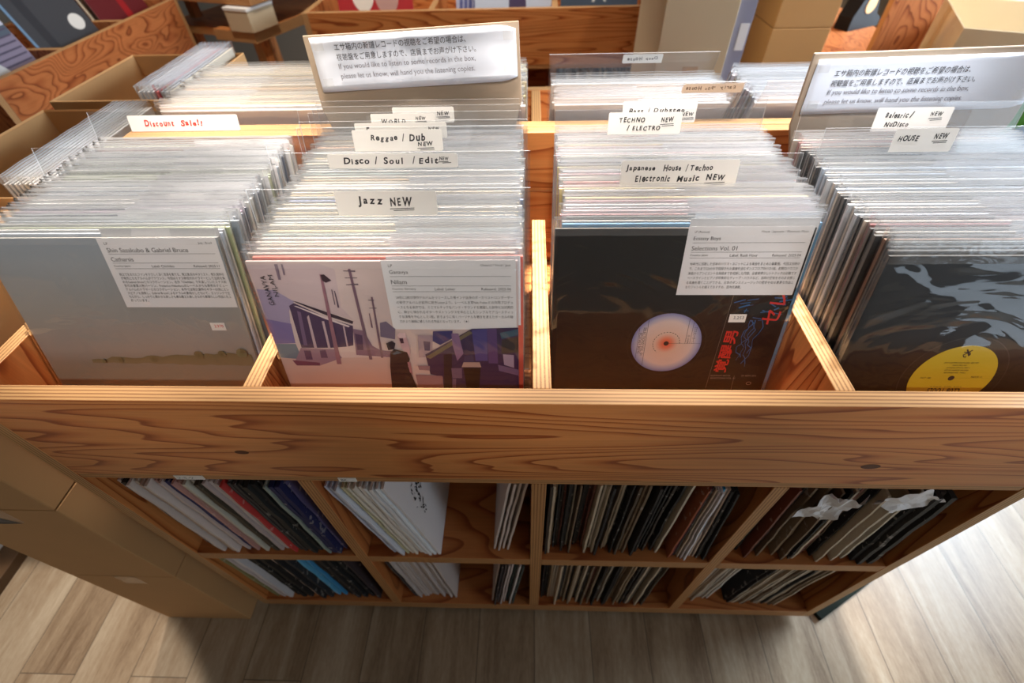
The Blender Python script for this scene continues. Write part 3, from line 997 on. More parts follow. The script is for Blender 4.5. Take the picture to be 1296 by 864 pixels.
def divider_sheet(label, x0, x1, ytop, lean, strip=None, spec=(), ink=None, rotz=0.0, seed=1, mirror=False, zb=0.851, L=0.36, notch=True):
    s_ = -1 if rotz else 1
    y0 = ytop - 0.003 - L * math.sin(math.radians(lean)) if not rotz else ytop + L * math.sin(math.radians(lean))
    cx, w = (x0 + x1) / 2, x1 - x0
    r = thing('divider_sheet', label, 'divider sheet', (cx, y0, zb), (-math.radians(lean), 0, rotz))
    bm = box_bm(w, 0.0014, L, off=(0, 0, L / 2))
    for f in bm.faces:
        f.material_index = 0 if abs(f.normal.y) > 0.9 else 1
    link('clear_panel', mesh_from('clear_panel', bm, [M['sheet'], M['sheet_edge']]), r)
    if strip:
        (u0, v0), (u1, v1) = strip
        if rotz:
            u0, u1 = -(u1 - cx), -(u0 - cx)
        else:
            u0, u1 = u0 - cx, u1 - cx
        v1 = min(v1, L - 0.001)
        bm = bmesh.new()
        c = 0.002 if notch else 0.0
        pts = [(u0, v0), (u1 - c, v0), (u1, v0 + c), (u1, v1 - c * 0.7), (u1 - c, v1), (u0 + c * 0.6, v1), (u0, v1 - c)] if notch else [(u0, v0), (u1, v0), (u1, v1), (u0, v1)]
        f = bm.faces.new([bm.verts.new((a, b, 0)) for a, b in pts])
        ex = bmesh.ops.extrude_face_region(bm, geom=[f])
        bmesh.ops.translate(bm, verts=[v for v in ex['geom'] if isinstance(v, bmesh.types.BMVert)], vec=(0, 0, -0.0002))
        bmesh.ops.recalc_face_normals(bm, faces=bm.faces)
        tape = stick('paper_label', bm, M['paper_cream'], r, -0.001)
        if spec:
            W_, H_ = u1 - u0, v1 - v0
            sp = [(s, u0 + a * W_, v0 + b * H_, c_ * W_, d * H_) for s, a, b, c_, d in spec]
            stick('lettering', label_text(sp, seed), ink or M['ink'], tape, -0.00074 if rotz else -0.00125)
    return r


NEW = lambda a, b, w, h: [('NEW', a, b, w, h), ('_', a - 0.01, b - 0.10, w * 1.1, 0.03), ('_', a + 0.02, b - 0.17, w * 0.95, 0.03)]
SHEETS = {1: [], 2: [], 3: [], 4: []}


def add_sheet(comp, *a, **k):
    divider_sheet(*a, **k)
    SHEETS[comp].append((a[3], a[4]))


L1, L2, L3, L4 = 18, 12.5, 14.5, 13
add_sheet(1, 'clear divider sheet with red discount lettering among the leftmost records', -0.729, -0.385, 0.437, L1,
          ((-0.665, 0.331), (-0.484, 0.3545)), [('Discount', 0.14, 0.3, 0.27, 0.42), ('Sale!!', 0.47, 0.3, 0.2, 0.44)], M['ink_red'], seed=2)
add_sheet(1, 'unlabelled clear divider sheet midway in the leftmost compartment', -0.727, -0.386, 0.311, L1)
add_sheet(2, 'clear divider sheet labelled Jazz NEW', -0.354, -0.016, 0.175, L2, ((-0.2485, 0.3285), (-0.1268, 0.3575)),
          [('Jazz', 0.22, 0.34, 0.25, 0.46)] + NEW(0.54, 0.36, 0.22, 0.4), seed=3)
add_sheet(2, 'clear divider sheet labelled Disco / Soul / Edit', -0.350, -0.016, 0.268, L2, ((-0.2843, 0.340), (-0.1109, 0.3580)),
          [('Disco', 0.12, 0.28, 0.20, 0.5), ('/', 0.36, 0.28, 0.025, 0.55), ('Soul', 0.43, 0.28, 0.15, 0.5), ('/', 0.65, 0.28, 0.025, 0.55), ('Edit', 0.70, 0.28, 0.15, 0.5)] + NEW(0.86, 0.5, 0.07, 0.3), seed=4)
add_sheet(2, 'clear divider sheet labelled Reggae / Dub', -0.352, -0.019, 0.346, L2, ((-0.2721, 0.3273), (-0.142, 0.3563)),
          [('Reggae', 0.20, 0.42, 0.30, 0.36), ('/', 0.55, 0.46, 0.03, 0.36), ('Dub', 0.63, 0.46, 0.18, 0.36)] + NEW(0.72, 0.22, 0.17, 0.24), seed=5)
add_sheet(2, 'clear divider sheet whose half hidden label shows just behind Reggae / Dub', -0.355, -0.020, 0.367, L2, ((-0.2734, 0.336), (-0.1378, 0.3573)),
          [('E', 0.12, 0.25, 0.04, 0.5)] + NEW(0.80, 0.45, 0.12, 0.3), seed=6)
add_sheet(2, 'clear divider sheet labelled WORLD NEW', -0.352, -0.029, 0.398, L2, ((-0.2568, 0.3358), (-0.1594, 0.3580)),
          [('WORLD', 0.16, 0.34, 0.38, 0.36)] + NEW(0.70, 0.58, 0.16, 0.26), seed=7)
add_sheet(2, 'clear divider sheet with a NEW label behind the WORLD one', -0.354, -0.029, 0.422, L2, ((-0.2285, 0.336), (-0.1332, 0.3580)), NEW(0.72, 0.45, 0.2, 0.3), seed=8)
add_sheet(2, 'unlabelled clear divider sheet rearmost before the cardboard notice', -0.355, -0.033, 0.444, L2)
add_sheet(3, 'clear divider sheet labelled Japanese House / Techno Electronic Music', 0.014, 0.330, 0.260, L3, ((0.1024, 0.319), (0.253, 0.3530)),
          [('Japanese', 0.04, 0.58, 0.25, 0.27), ('House', 0.36, 0.60, 0.15, 0.24), ('/', 0.55, 0.58, 0.02, 0.27), ('Techno', 0.59, 0.60, 0.19, 0.24),
           ('Electronic', 0.13, 0.20, 0.30, 0.25), ('Music', 0.49, 0.20, 0.19, 0.25)] + NEW(0.74, 0.24, 0.16, 0.26), seed=9)
add_sheet(3, 'clear divider sheet labelled TECHNO / ELECTRO', 0.022, 0.330, 0.404, L3, ((0.1019, 0.3255), (0.2111, 0.3560)),
          [('TECHNO', 0.15, 0.54, 0.35, 0.26), ('/', 0.26, 0.18, 0.04, 0.26), ('ELECTRO', 0.34, 0.16, 0.38, 0.24)] + NEW(0.72, 0.54, 0.17, 0.26), seed=10)
add_sheet(3, 'clear divider sheet labelled Bass / Dubstep', 0.024, 0.349, 0.446, L3, ((0.1291, 0.325), (0.2433, 0.3555)),
          [('Bass', 0.08, 0.42, 0.20, 0.28), ('/', 0.34, 0.42, 0.03, 0.3), ('Dubstep', 0.42, 0.42, 0.42, 0.28)] + NEW(0.80, 0.30, 0.17, 0.22), seed=11)
add_sheet(4, 'clear divider sheet labelled HOUSE NEW', 0.384, 0.700, 0.326, L4, ((0.478, 0.3285), (0.560, 0.3585)),
          [('HOUSE', 0.08, 0.45, 0.33, 0.28)] + NEW(0.65, 0.55, 0.22, 0.26), seed=12)
add_sheet(4, 'clear divider sheet labelled Balearic / NuDisco', 0.388, 0.707, 0.410, L4, ((0.4971, 0.3211), (0.6062, 0.3535)),
          [('Balearic', 0.13, 0.56, 0.30, 0.26), ('/', 0.45, 0.56, 0.05, 0.28), ('NuDisco', 0.16, 0.18, 0.32, 0.24)] + NEW(0.72, 0.62, 0.16, 0.2), seed=13)

# ---- the rows behind the four covers
COVER = {1: 'grey dunes cover', 2: 'purple street cover', 3: 'glossy black cover with pale label', 4: 'yellow-labelled black sleeve'}
EDGE = [((0, 90), 'dark'), ((90, 150), 'dim'), ((150, 205), 'greyish'), ((205, 256), 'pale')]


def tone(c):
    r, g, b = c
    if r > g + 40 and r > b + 30:
        return 'reddish' if r < 200 or g < 180 else 'peach'
    if b > r + 18:
        return 'bluish'
    m = (r + g + b) / 3
    return next(w for (a, z), w in EDGE if a <= m < z)


def fill(comp, xc, ystart, yend, n, lean, pal, seed, first=()):
    """records between the facing cover and the end of the row, leaving room for the divider sheets"""
    rnd = random.Random(seed)
    sn = math.sin(math.radians(lean))
    stops = [ystart - JW * sn] + [yt - 0.003 - 0.36 * sn for yt, ln in sorted(SHEETS[comp])]
    end = yend - JW * sn
    if end > stops[-1] + 0.008:
        stops.append(end)
    total = stops[-1] - stops[0]
    k = 0
    for a, b in zip(stops, stops[1:]):
        m = max(1, min(round(n * (b - a) / total), int((b - a - 0.0116) / 0.0073) + 1))
        lo_, hi_ = a + (0.0078 if a == stops[0] else 0.0058), b - 0.0058
        for i in range(m):
            y0 = (lo_ + hi_) / 2 if m == 1 else lo_ + (hi_ - lo_) * i / (m - 1)
            c = first[k] if k < len(first) else rnd.choice(PAL[pal])
            if i == 0 and k and len(stops) > 2:
                c = rnd.choice(PAL[pal][:5]) if comp != 4 else (206, 190, 172)
            k += 1
            record('%s clear-sleeved record, %s back behind the %s' % (tone(c), ordinal(k), COVER[comp]), c, xc + rnd.uniform(-0.005, 0.005), y0,
                   0.8468 + abs(rnd.gauss(0, 0.0013)), lean + rnd.uniform(-0.03, 0.03), card=rnd.random() < 0.9,
                   group='clear-sleeved records in the front bin', rnd=rnd)


fill(1, -0.560, 0.157, 0.415, 37, L1, 'c1', 1, [(196, 206, 220), (226, 226, 224), (186, 196, 150), (210, 210, 210), (150, 162, 176), (130, 138, 150), (92, 104, 124), (176, 140, 170)])
fill(2, -0.186, 0.098, 0.415, 43, L2, 'c2', 2, [(216, 84, 60), (196, 188, 180), (216, 206, 200), (184, 170, 150), (200, 190, 180), (214, 208, 204)])
fill(3, 0.184, 0.165, 0.415, 36, L3, 'c3', 3, [(72, 144, 186), (176, 168, 160), (30, 28, 30), (214, 150, 150), (226, 190, 190), (180, 176, 180), (236, 232, 226)])
fill(4, 0.547, 0.106, 0.385, 40, L4, 'c4', 4, [(28, 28, 30), (40, 40, 44), (30, 40, 34), (140, 86, 44), (34, 34, 38), (206, 190, 172), (24, 24, 28), (150, 36, 44), (206, 190, 172), (40, 40, 48)])

# ---- rows of the far bin, seen from behind over the raised rail
RB = {1: 'behind the discount sheet', 2: 'beside the cardboard notice', 3: 'behind the TECHNO sheet', 4: 'left of the tilted cardboard notice'}


def fill_rear(comp, xc, y0, y1, n, pal, seed, lean=20):
    rnd = random.Random(seed)
    L = JW * math.sin(math.radians(lean))
    for i in range(n):
        yt = y0 + (y1 - y0) * i / n
        c = rnd.choice(PAL[pal]) if i > 1 else (232, 228, 228)
        record('%s record in far bin %s, %s from the rail' % (tone(c), RB[comp], ordinal(i + 1)), c, xc + rnd.uniform(-0.006, 0.006), yt + L,
               0.8470 + abs(rnd.gauss(0, 0.002)), lean + rnd.uniform(-0.03, 0.03), rotz=math.pi, card=rnd.random() < 0.8,
               group='clear-sleeved records in the far bin', rnd=rnd)


fill_rear(1, -0.555, 0.568, 0.80, 25, 'rear_warm', 5)
fill_rear(2, -0.185, 0.568, 0.80, 20, 'rear_warm', 6)
fill_rear(3, 0.188, 0.568, 0.695, 14, 'rear_cool', 7)
fill_rear(4, 0.548, 0.568, 0.74, 20, 'rear_cool', 8)
divider_sheet('clear divider sheet in the far bin, its Deep House label seen reversed from behind', 0.022, 0.348, 0.697, 20, ((0.165, 0.338), (0.242, 0.3565)),
              [('Deep', 0.12, 0.3, 0.3, 0.45), ('House', 0.5, 0.3, 0.38, 0.42)], M['ink_grey'], rotz=math.pi, seed=21)
divider_sheet("clear divider sheet in the far bin, its Early '90s House label seen reversed from behind", 0.020, 0.350, 0.5385, 20, ((0.246, 0.338), (0.3484, 0.3560)),
              [('Early', 0.12, 0.3, 0.26, 0.45), ("'90s", 0.46, 0.3, 0.16, 0.42), ('House', 0.68, 0.3, 0.26, 0.42)], M['ink_grey'], rotz=math.pi, seed=22)
divider_sheet('unlabelled clear divider sheet in the far bin left of the tilted notice', 0.385, 0.700, 0.5385, 20, rotz=math.pi)


# ---- cardboard notices
def notice(label, x0, x1, y0, lean, roll, L, paper, text_box, shear):
    cx = (x0 + x1) / 2
    w = x1 - x0
    r = thing('cardboard_notice', label, 'notice', (cx, y0, 0.8535), (-math.radians(lean), math.radians(roll), 0))
    bm = box_bm(w, 0.006, L, 0.0012, off=(0, 0, L / 2))
    bmesh.ops.subdivide_edges(bm, edges=bm.edges[:], cuts=3, use_grid_fill=True)
    for v in bm.verts:
        v.co.y += noise.noise((v.co.x * 7, v.co.z * 7, 3)) * 0.002
        if v.co.z > L - 0.01:
            v.co.z += noise.noise((v.co.x * 30, 1, 5)) * 0.002
        if v.co.z < L * 0.55 and abs(v.co.x) > 0.1:
            v.co.x *= 0.81
    link('cardboard_panel', mesh_from('cardboard_panel', bm, [M['card_grey']]), r)
    u0, v0, u1, v1 = paper
    bm = bmesh.new()
    nx, nz = 24, 8
    g = {}
    for i in range(nx + 1):
        for j in range(nz + 1):
            u, v = i / nx, j / nz
            edge = max(0.0, v - 0.8) * 0.012 + max(0.0, 0.12 - v) * 0.01 * noise.noise((u * 5, 7, 1))
            cut = 0.006 * max(0.0, u - 0.94) / 0.06 * (1 if v in (0, 1) else 0)
            g[i, j] = bm.verts.new((u0 + (u1 - u0) * u, -0.0048 - abs(edge) - 0.0007 * noise.noise((u * 9, v * 4, 2)),
                                    v0 + (v1 - v0) * v + (cut if v == 0 else -cut)))
    for i in range(nx):
        for j in range(nz):
            bm.faces.new([g[i, j], g[i + 1, j], g[i + 1, j + 1], g[i, j + 1]]).smooth = True
    sh = link('paper_sheet', mesh_from('paper_sheet', bm, [M['notice_paper']]), r)
    sol = sh.modifiers.new('thickness', 'SOLIDIFY')
    sol.thickness, sol.offset = 0.0003, 1.0
    tu0, tv0, tu1, tv1 = text_box
    lines = ('エサ箱内の新譜レコードの視聴をご希望の場合は、', '視聴盤をご用意しますので、店員までお声がけ下さい。',
             'If you would like to listen to some records in the box,', 'please let us know, will hand you the listening copies.')
    wid = (0.935, 1.0, 0.99, 0.98)
    hh = (tv1 - tv0)
    b1 = [fit(text_bm(lines[k], 0.01, shear=shear), w=(tu1 - tu0) * wid[k], h=hh * 0.19, at=(tu0, tv0 + hh * (0.81 - 0.27 * k))) for k in (0, 1)]
    b2 = [fit(text_bm(lines[k], 0.01, shear=shear), w=(tu1 - tu0) * wid[k], h=hh * 0.19, at=(tu0, tv0 + hh * (0.81 - 0.27 * k))) for k in (2, 3)]
    stick('japanese_lettering', join_bm(b1), plain('dark_grey_ink', S(52, 50, 56), 0.7), sh, -0.0064)
    stick('english_lettering', join_bm(b2), plain('pale_grey_ink', S(120, 118, 126), 0.7), sh, -0.0064)
    for tu, tv in ((u0 + 0.012, v1 - 0.012), (u1 - 0.012, v1 - 0.014), (u0 + 0.014, v0 + 0.014), (u1 - 0.014, v0 + 0.02)):
        bm = box_bm(0.016, 0.0002, 0.012, off=(tu, -0.0066, tv))
        link('clear_tape', mesh_from('clear_tape', bm, [M['tape']]), sh)
    return r


notice('grey cardboard notice with taped white paper standing in the second compartment from the left', -0.358, -0.016, 0.4435, 10, -2.4, 0.433,
       (-0.160, 0.353, 0.166, 0.430), (-0.123, 0.369, 0.102, 0.4205), 0.0)
notice('grey cardboard notice with taped white paper tilted at the back of the rightmost compartment', 0.406, 0.746, 0.4205, 5, -1.0, 0.405,
       (-0.163, 0.322, 0.167, 0.398), (-0.133, 0.334, 0.075, 0.3835), 0.06)

# ------------------------------------------------------------------ records on the open shelves below
def shelf_mesh(t, seed):
    rd = random.Random(seed)
    bm = bmesh.new()
    n = 9
    ring = []
    for j in range(n + 1):                      # spine edge slightly ragged
        z = JW * j / n
        d = rd.uniform(-0.0012, 0.0012)
        dx = rd.uniform(-0.0006, 0.0006)
        ring.append([bm.verts.new((-t / 2 + dx, d, z)), bm.verts.new((t / 2 + dx, d + rd.uniform(-0.0006, 0.0006), z)),
                     bm.verts.new((t / 2, JW, z)), bm.verts.new((-t / 2, JW, z))])
    for a, b in zip(ring, ring[1:]):
        for k in range(4):
            bm.faces.new([a[k], a[(k + 1) % 4], b[(k + 1) % 4], b[k]])
    bm.faces.new(ring[0][::-1])
    bm.faces.new(ring[-1])
    return mesh_from('shelved_record', bm, [M['worn']])


SHELF = {t: [shelf_mesh(t, s) for s in range(3)] for t in (0.003, 0.004, 0.0052, 0.008)}
SPAL = {
    'a': [(214, 196, 186), (206, 190, 184), (40, 36, 34), (220, 204, 184), (190, 140, 130), (226, 214, 206), (28, 34, 92), (204, 190, 180), (84, 76, 60), (60, 56, 54)],
    'white': [(226, 222, 222), (214, 208, 208), (232, 228, 226), (206, 198, 196)],
    'old': [(196, 176, 150), (26, 23, 22), (58, 48, 40), (206, 190, 168), (120, 98, 76), (38, 34, 34), (214, 204, 190), (88, 74, 60), (150, 126, 100), (30, 28, 30), (112, 60, 46)],
    'dark': [(26, 24, 26), (46, 42, 40), (58, 50, 46), (20, 20, 26)],
}


def shelf_row(where, zs, xs, leans, cols, y, seed, thick=None, group=None, jut=0.012):
    rnd = random.Random(seed)
    for i, x in enumerate(xs):
        t = thick[i] if thick else (0.004 if rnd.random() < 0.6 else 0.003)
        c = cols[i % len(cols)] if not isinstance(cols, str) else rnd.choice(SPAL[cols])
        o = link('shelved_record', rnd.choice(SHELF[t]))
        ln = leans[i] if isinstance(leans, (list, tuple)) else leans + rnd.uniform(-0.1, 0.1)
        a = math.radians(ln)
        o.location = (x, y + rnd.uniform(0, jut), zs + 0.0008 + abs(math.sin(a)) * t / 2)
        o.rotation_euler = (0, a, rnd.uniform(-0.0015, 0.0015))
        o.color = S(*c)
        tag(o, '%s record spine, %s from left, %s' % (tone(c), ordinal(i + 1), where), 'shelved record', group or 'records on the lower shelves')


def steps(x0, x1, n):
    return [x0 + (x1 - x0) * i / max(1, n - 1) for i in range(n)]


ZU, ZL = 0.447, 0.081
# below the dunes cover
ca = [(206, 190, 184), (44, 40, 38), (214, 200, 192), (210, 196, 180), (196, 168, 150), (220, 206, 198), (198, 150, 140), (214, 190, 182), (24, 30, 92), (200, 150, 140),
      (190, 150, 142), (206, 200, 184), (214, 206, 198), (70, 60, 46), (196, 178, 174), (210, 196, 194), (206, 190, 188), (200, 60, 56), (64, 60, 60), (56, 52, 52),
      (44, 42, 42), (34, 34, 34), (26, 26, 28), (24, 24, 26), (150, 160, 150), (30, 36, 84), (26, 30, 80), (96, 88, 130)]
ta = [0.0052, 0.008, 0.0052, 0.0052, 0.004, 0.0052, 0.004, 0.0052, 0.008, 0.004, 0.004, 0.0052, 0.0052, 0.008, 0.0052, 0.0052, 0.0052, 0.004, 0.0052, 0.0052, 0.0052, 0.008, 0.008, 0.008,
      0.004, 0.008, 0.008, 0.004]
shelf_row('upper shelf under dunes cover', ZU, steps(-0.692, -0.408, 28), -2.2, ca, 0.004, 1, ta)
cb = [(150, 140, 92), (206, 190, 186), (214, 206, 206), (34, 32, 30), (26, 24, 24), (40, 34, 30), (206, 180, 168), (34, 32, 34), (40, 40, 44), (96, 176, 214), (70, 150, 200), (26, 26, 28),
      (46, 40, 38), (24, 24, 26), (22, 22, 26), (60, 48, 50)]
shelf_row('bottom shelf under dunes cover', ZL, steps(-0.700, -0.418, 16), -2.5, cb, 0.004, 2,
          [0.004, 0.0052, 0.008, 0.0052, 0.008, 0.008, 0.008, 0.0052, 0.008, 0.0052, 0.0052, 0.008, 0.008, 0.008, 0.008, 0.0052])
# below the street cover: white jackets leaning against the upright, four leaning the other way
xs = steps(-0.300, -0.204, 11)
cw = [(206, 208, 226), (198, 202, 222), (214, 216, 228), (206, 196, 160), (230, 220, 206), (228, 216, 202), (232, 222, 214), (240, 242, 248), (228, 224, 224), (240, 244, 250), (232, 226, 226)]
shelf_row('leaning left, upper shelf under street cover', ZU, xs, [-9.6] * 11, cw, 0.002, 3, [0.004] * 6 + [0.0052] * 5)

bm_parts = []
rd = random.Random(12)
for k in range(46):                                   # small black drawing on the outermost white jacket
    a, q_ = rd.uniform(0.5, 4.2), rd.uniform(0.012, 0.045)
    px, pz = 0.064 + 0.75 * q_ * math.cos(a), 0.155 + 1.25 * q_ * math.sin(a)
    bm_parts.append(line_bm(px, pz, px + rd.uniform(-0.008, 0.008), pz + rd.uniform(0.002, 0.009), rd.uniform(0.0012, 0.0035)))
outer = [o for o in COL.objects if 'leaning left, upper shelf under street cover' in o.get('label', '')][-1]
outer['label'] = 'white jacket with black drawing, leaning on upper shelf under the street cover'
bm = join_bm(bm_parts)
bm.transform(Matrix.Rotation(math.radians(90), 4, 'Z') @ STAND)
bmesh.ops.translate(bm, verts=bm.verts, vec=(0.0032, 0, 0))
link('printed_drawing', mesh_from('printed_drawing', bm, [M['ink']]), outer)
shelf_row('four leaning right, upper shelf under street cover', ZU, steps(-0.088, -0.060, 4), [7.5] * 4, [(214, 196, 186)], 0.016, 4, [0.004] * 4)
shelf_row('leaning left, bottom shelf under street cover', ZL, steps(-0.318, -0.210, 18), [-4.6] * 18, [(70, 62, 60)] + [(204, 188, 180), (196, 182, 176)] * 9, 0.012, 5, [0.004] * 18)
shelf_row('leaning right, bottom shelf under street cover', ZL, steps(-0.112, -0.058, 8), [6.0] * 8,
          [(196, 176, 168), (60, 52, 54), (90, 76, 74), (210, 190, 182), (206, 190, 184), (40, 66, 66), (206, 196, 190), (60, 70, 66)], -0.001, 6, [0.004] * 8)
# below the black cover: worn singles, upright, then leaning
shelf_row('upright row, upper shelf under black cover', ZU, steps(0.020, 0.262, 46), 0.3, 'old', 0.010, 7, jut=0.04)
cc = [(150, 76, 40), (96, 28, 40), (60, 52, 46), (190, 170, 150), (206, 196, 196), (226, 222, 226), (60, 140, 180), (206, 180, 160), (200, 172, 150), (36, 32, 30), (26, 24, 26), (30, 28, 30)]
shelf_row('leaning group, upper shelf under black cover', ZU, steps(0.276, 0.346, 12), [-0.6 - 0.4 * i for i in range(12)], cc, 0.004, 8, [0.003] * 12)
shelf_row('bottom shelf under black cover', ZL, steps(0.020, 0.290, 48), 0.8, 'old', 0.002, 9, jut=0.022)
# below the yellow label
xs = steps(0.420, 0.474, 9)
shelf_row('left group, upper shelf under yellow label', ZU, xs, [-3.0] * 9, 'old', 0.010, 10, [0.004] * 9, jut=0.04)
shelf_row('middle group, upper shelf under yellow label', ZU, steps(0.492, 0.632, 19), [-4.5] * 19, 'old', 0.006, 11, jut=0.03)
shelf_row('thick albums, upper shelf right end', ZU, steps(0.652, 0.684, 4), [-6.0] * 4, 'dark', 0.004, 12, [0.008] * 4)
shelf_row('left group, bottom shelf under yellow label', ZL, steps(0.396, 0.462, 12), [2.5] * 12, [(196, 182, 166), (186, 170, 150), (206, 196, 186)], 0.020, 13, [0.004] * 12)
shelf_row('right group, bottom shelf under yellow label', ZL, steps(0.508, 0.640, 22), [4.5] * 22, [(26, 24, 26), (40, 36, 36), (206, 190, 168), (196, 176, 150), (120, 100, 80), (206, 194, 176), (180, 160, 136)], 0.014, 14)


def crumpled(label, loc, size, seed, rot):
    bm = bmesh.new()
    bmesh.ops.create_grid(bm, x_segments=12, y_segments=12, size=0.5)
    for v in bm.verts:
        n1 = noise.noise((v.co.x * 2.2 + seed, v.co.y * 2.2, seed))
        n2 = noise.noise((v.co.x * 5, v.co.y * 5 + seed, 4))
        v.co = Vector((v.co.x * size[0], (n1 * 0.5 + n2 * 0.25) * size[1], v.co.y * size[2] * (1 + 0.25 * n2)))
    bmesh.ops.triangulate(bm, faces=bm.faces)
    me = mesh_from('crumpled_paper', bm, [M['paper']])
    o = link('crumpled_paper', me)
    o.location, o.rotation_euler = loc, rot
    sol = o.modifiers.new('thickness', 'SOLIDIFY')
    sol.thickness = 0.0004
    tag(o, label, 'paper')


crumpled('crumpled white paper sleeve sticking out between the shelved records, left of two', (0.478, 0.004, 0.715), (0.055, 0.035, 0.105), 3, (0.1, 0.25, 0.0))
crumpled('folded white paper sleeve sticking out beside the thick black albums', (0.592, 0.004, 0.745), (0.075, 0.018, 0.075), 9, (0.1, 0.7, 0.1))


# ------------------------------------------------------------------ cartons at the left end
def carton(label, lo, hi, mat='card', open_top=False, tape=True, rotz=0.0, flaps=(), mark=None, inner=None):
    w, d, h = hi[0] - lo[0], hi[1] - lo[1], hi[2] - lo[2]
    r = thing('carton', label, 'carton', ((lo[0] + hi[0]) / 2, (lo[1] + hi[1]) / 2, lo[2]), (0, 0, rotz))
    bm = box_bm(w, d, h, 0.002, off=(0, 0, h / 2))
    if open_top:
        top = [f for f in bm.faces if f.normal.z > 0.9 and f.calc_area() > w * d * 0.5]
        bmesh.ops.delete(bm, geom=top, context='FACES')
    b = link('carton_body', mesh_from('carton_body', bm, [M[mat]]), r)
    if open_top:
        sol = b.modifiers.new('board', 'SOLIDIFY')
        sol.thickness, sol.offset = 0.005, -1
    if tape and not open_top:
        link('packing_tape', mesh_from('packing_tape', box_bm(0.05, d * 1.002, 0.0006, off=(0, 0, h + 0.0004)), [M['tape']]), r)
        link('packing_tape', mesh_from('packing_tape', box_bm(0.05, 0.0006, 0.05, off=(0, -d / 2 - 0.0005, h - 0.026)), [M['tape']]), r)
    for cx, cy, sx, sy, rx, ry in flaps:
        bm = box_bm(sx, sy, 0.004)
        f = link('flap', mesh_from('flap', bm, [M[mat]]), r)
        f.location, f.rotation_euler = (cx, cy, h), (rx, ry, 0)
    if mark:
        link('printed_mark', mark, r)
    return r


def arrow_mark(w, d):
    bm = bmesh.new()
    pts = [(-0.16, 0.335), (-0.016, 0.338), (0.000, 0.318), (0.018, 0.300), (-0.02, 0.297), (-0.06, 0.305), (-0.16, 0.296)]
    hole = [(-0.05 + 0.012 * math.cos(a), 0.302 + 0.009 * math.sin(a)) for a in [k * math.pi / 8 for k in range(16)]]
    f1 = bm.faces.new([bm.verts.new((u, v, 0)) for u, v in pts])
    f2 = bm.faces.new([bm.verts.new((u, v, 0.0003)) for u, v in hole])
    f2.material_index = 0
    bm.transform(STAND)
    bmesh.ops.translate(bm, verts=bm.verts, vec=(0.0, -d / 2 - 0.0006, -0.0))
    return mesh_from('printed_mark', bm, [M['ink']])


CX0, CX1 = -1.034, -0.796
carton('lowest closed brown carton of the stack against the front bin left end', (CX0, -0.032, 0.0), (CX1, 0.32, 0.384))
carton('middle closed brown carton of the stack against the front bin left end', (CX0, -0.032, 0.386), (CX1, 0.32, 0.742))
carton('topmost closed brown carton with a dark printed mark, beside the front bin left end', (CX0 - 0.02, -0.032, 0.744), (CX1, 0.32, 1.088), mark=None)
mk = arrow_mark(0.24, 0.352)
for o in list(COL.objects):
    if o.get('label', '').startswith('middle closed brown carton'):
        link('printed_mark', mk, o)
for o0, o1 in ((0.0, 0.39), (0.392, 0.79)):
    n_ = 'lower' if o0 == 0 else 'upper'
    carton('%s closed carton under the nearer open carton' % n_, (-1.07, 0.335, o0), (-0.782, 0.70, o1), tape=False)
    carton('%s closed carton under the farther open carton' % n_, (-1.09, 0.745, o0), (-0.782, 1.07, o1), tape=False)
carton('nearer open brown carton beside the bin, records standing along one side', (-1.07, 0.335, 0.792), (-0.782, 0.70, 1.1), open_top=True,
       flaps=[(0.146, -0.10, 0.004, 0.10, 0, 0)])
carton('farther open brown carton beside the bin, one flap standing up', (-1.09, 0.745, 0.792), (-0.782, 1.07, 1.1), open_top=True,
       flaps=[])


def side_record(label, colour, x, y, z, lean):
    o = record(label, colour, x, y, z, 0, rotz=math.pi / 2, card=False, group='records standing along the open cartons')
    o.rotation_euler = (0, 0, 0)
    o.matrix_world = Matrix.Translation((x, y, z)) @ Matrix.Rotation(math.radians(lean), 4, 'Y') @ Matrix.Rotation(math.pi / 2, 4, 'Z')
    return o


for k, c in enumerate([(232, 232, 232), (236, 232, 226), (226, 226, 228), (238, 234, 230), (222, 214, 200), (232, 230, 228), (236, 234, 230), (226, 226, 228), (234, 234, 234)]):
    side_record('%s record standing along the nearer open carton, %s from the bin' % (tone(c), ordinal(k + 1)), c, -0.803 - k * 0.0085, 0.511, 0.7985, 0)
for k, c in enumerate([(206, 196, 176), (190, 190, 196), (170, 172, 180), (226, 70, 84), (214, 216, 220), (236, 236, 238), (230, 230, 232), (236, 236, 236)]):
    side_record('%s record standing along the farther open carton, %s from the bin' % (tone(c), ordinal(k + 1)), c, -0.806 - k * 0.0105, 0.910, 0.7985, 0)

# grey plinth with a brown base strip by the left wall of the aisle
pl = thing('display_plinth', 'grey plinth with brown base strip on the floor beyond the stacked cartons', 'plinth', (-1.95, -0.1, 0))
block('plinth_body', pl, (-0.25, -0.4, 0.0), (0.32, 0.36, 0.34), M['paper_cream'])
block('base_strip', pl, (0.3205, -0.4, 0.0), (0.385, 0.36, 0.035), M['brown_trim'])
# dark mat edge under the right end
mt = thing('rubber_mat', 'dark green rubber mat edge sticking out under the bin right end', 'mat', (0.835, 0.026, 0.0), (0, 0, 0.507))
block('mat_slab', mt, (-0.06, 0.0, 0.0), (0.16, 0.10, 0.016), M['dark_green'])

# ------------------------------------------------------------------ the shop behind
# bin at the far left, its front turned to the right
lu = bin_unit('record_bin', 'reddish plywood record bin at the far left, turned to face the aisle', 0.0, 1.09, (0.358, 0.716), 0.50, loc=(-1.615, 1.115, 0), rotz=math.pi / 2, face='ply_red', lower=False)


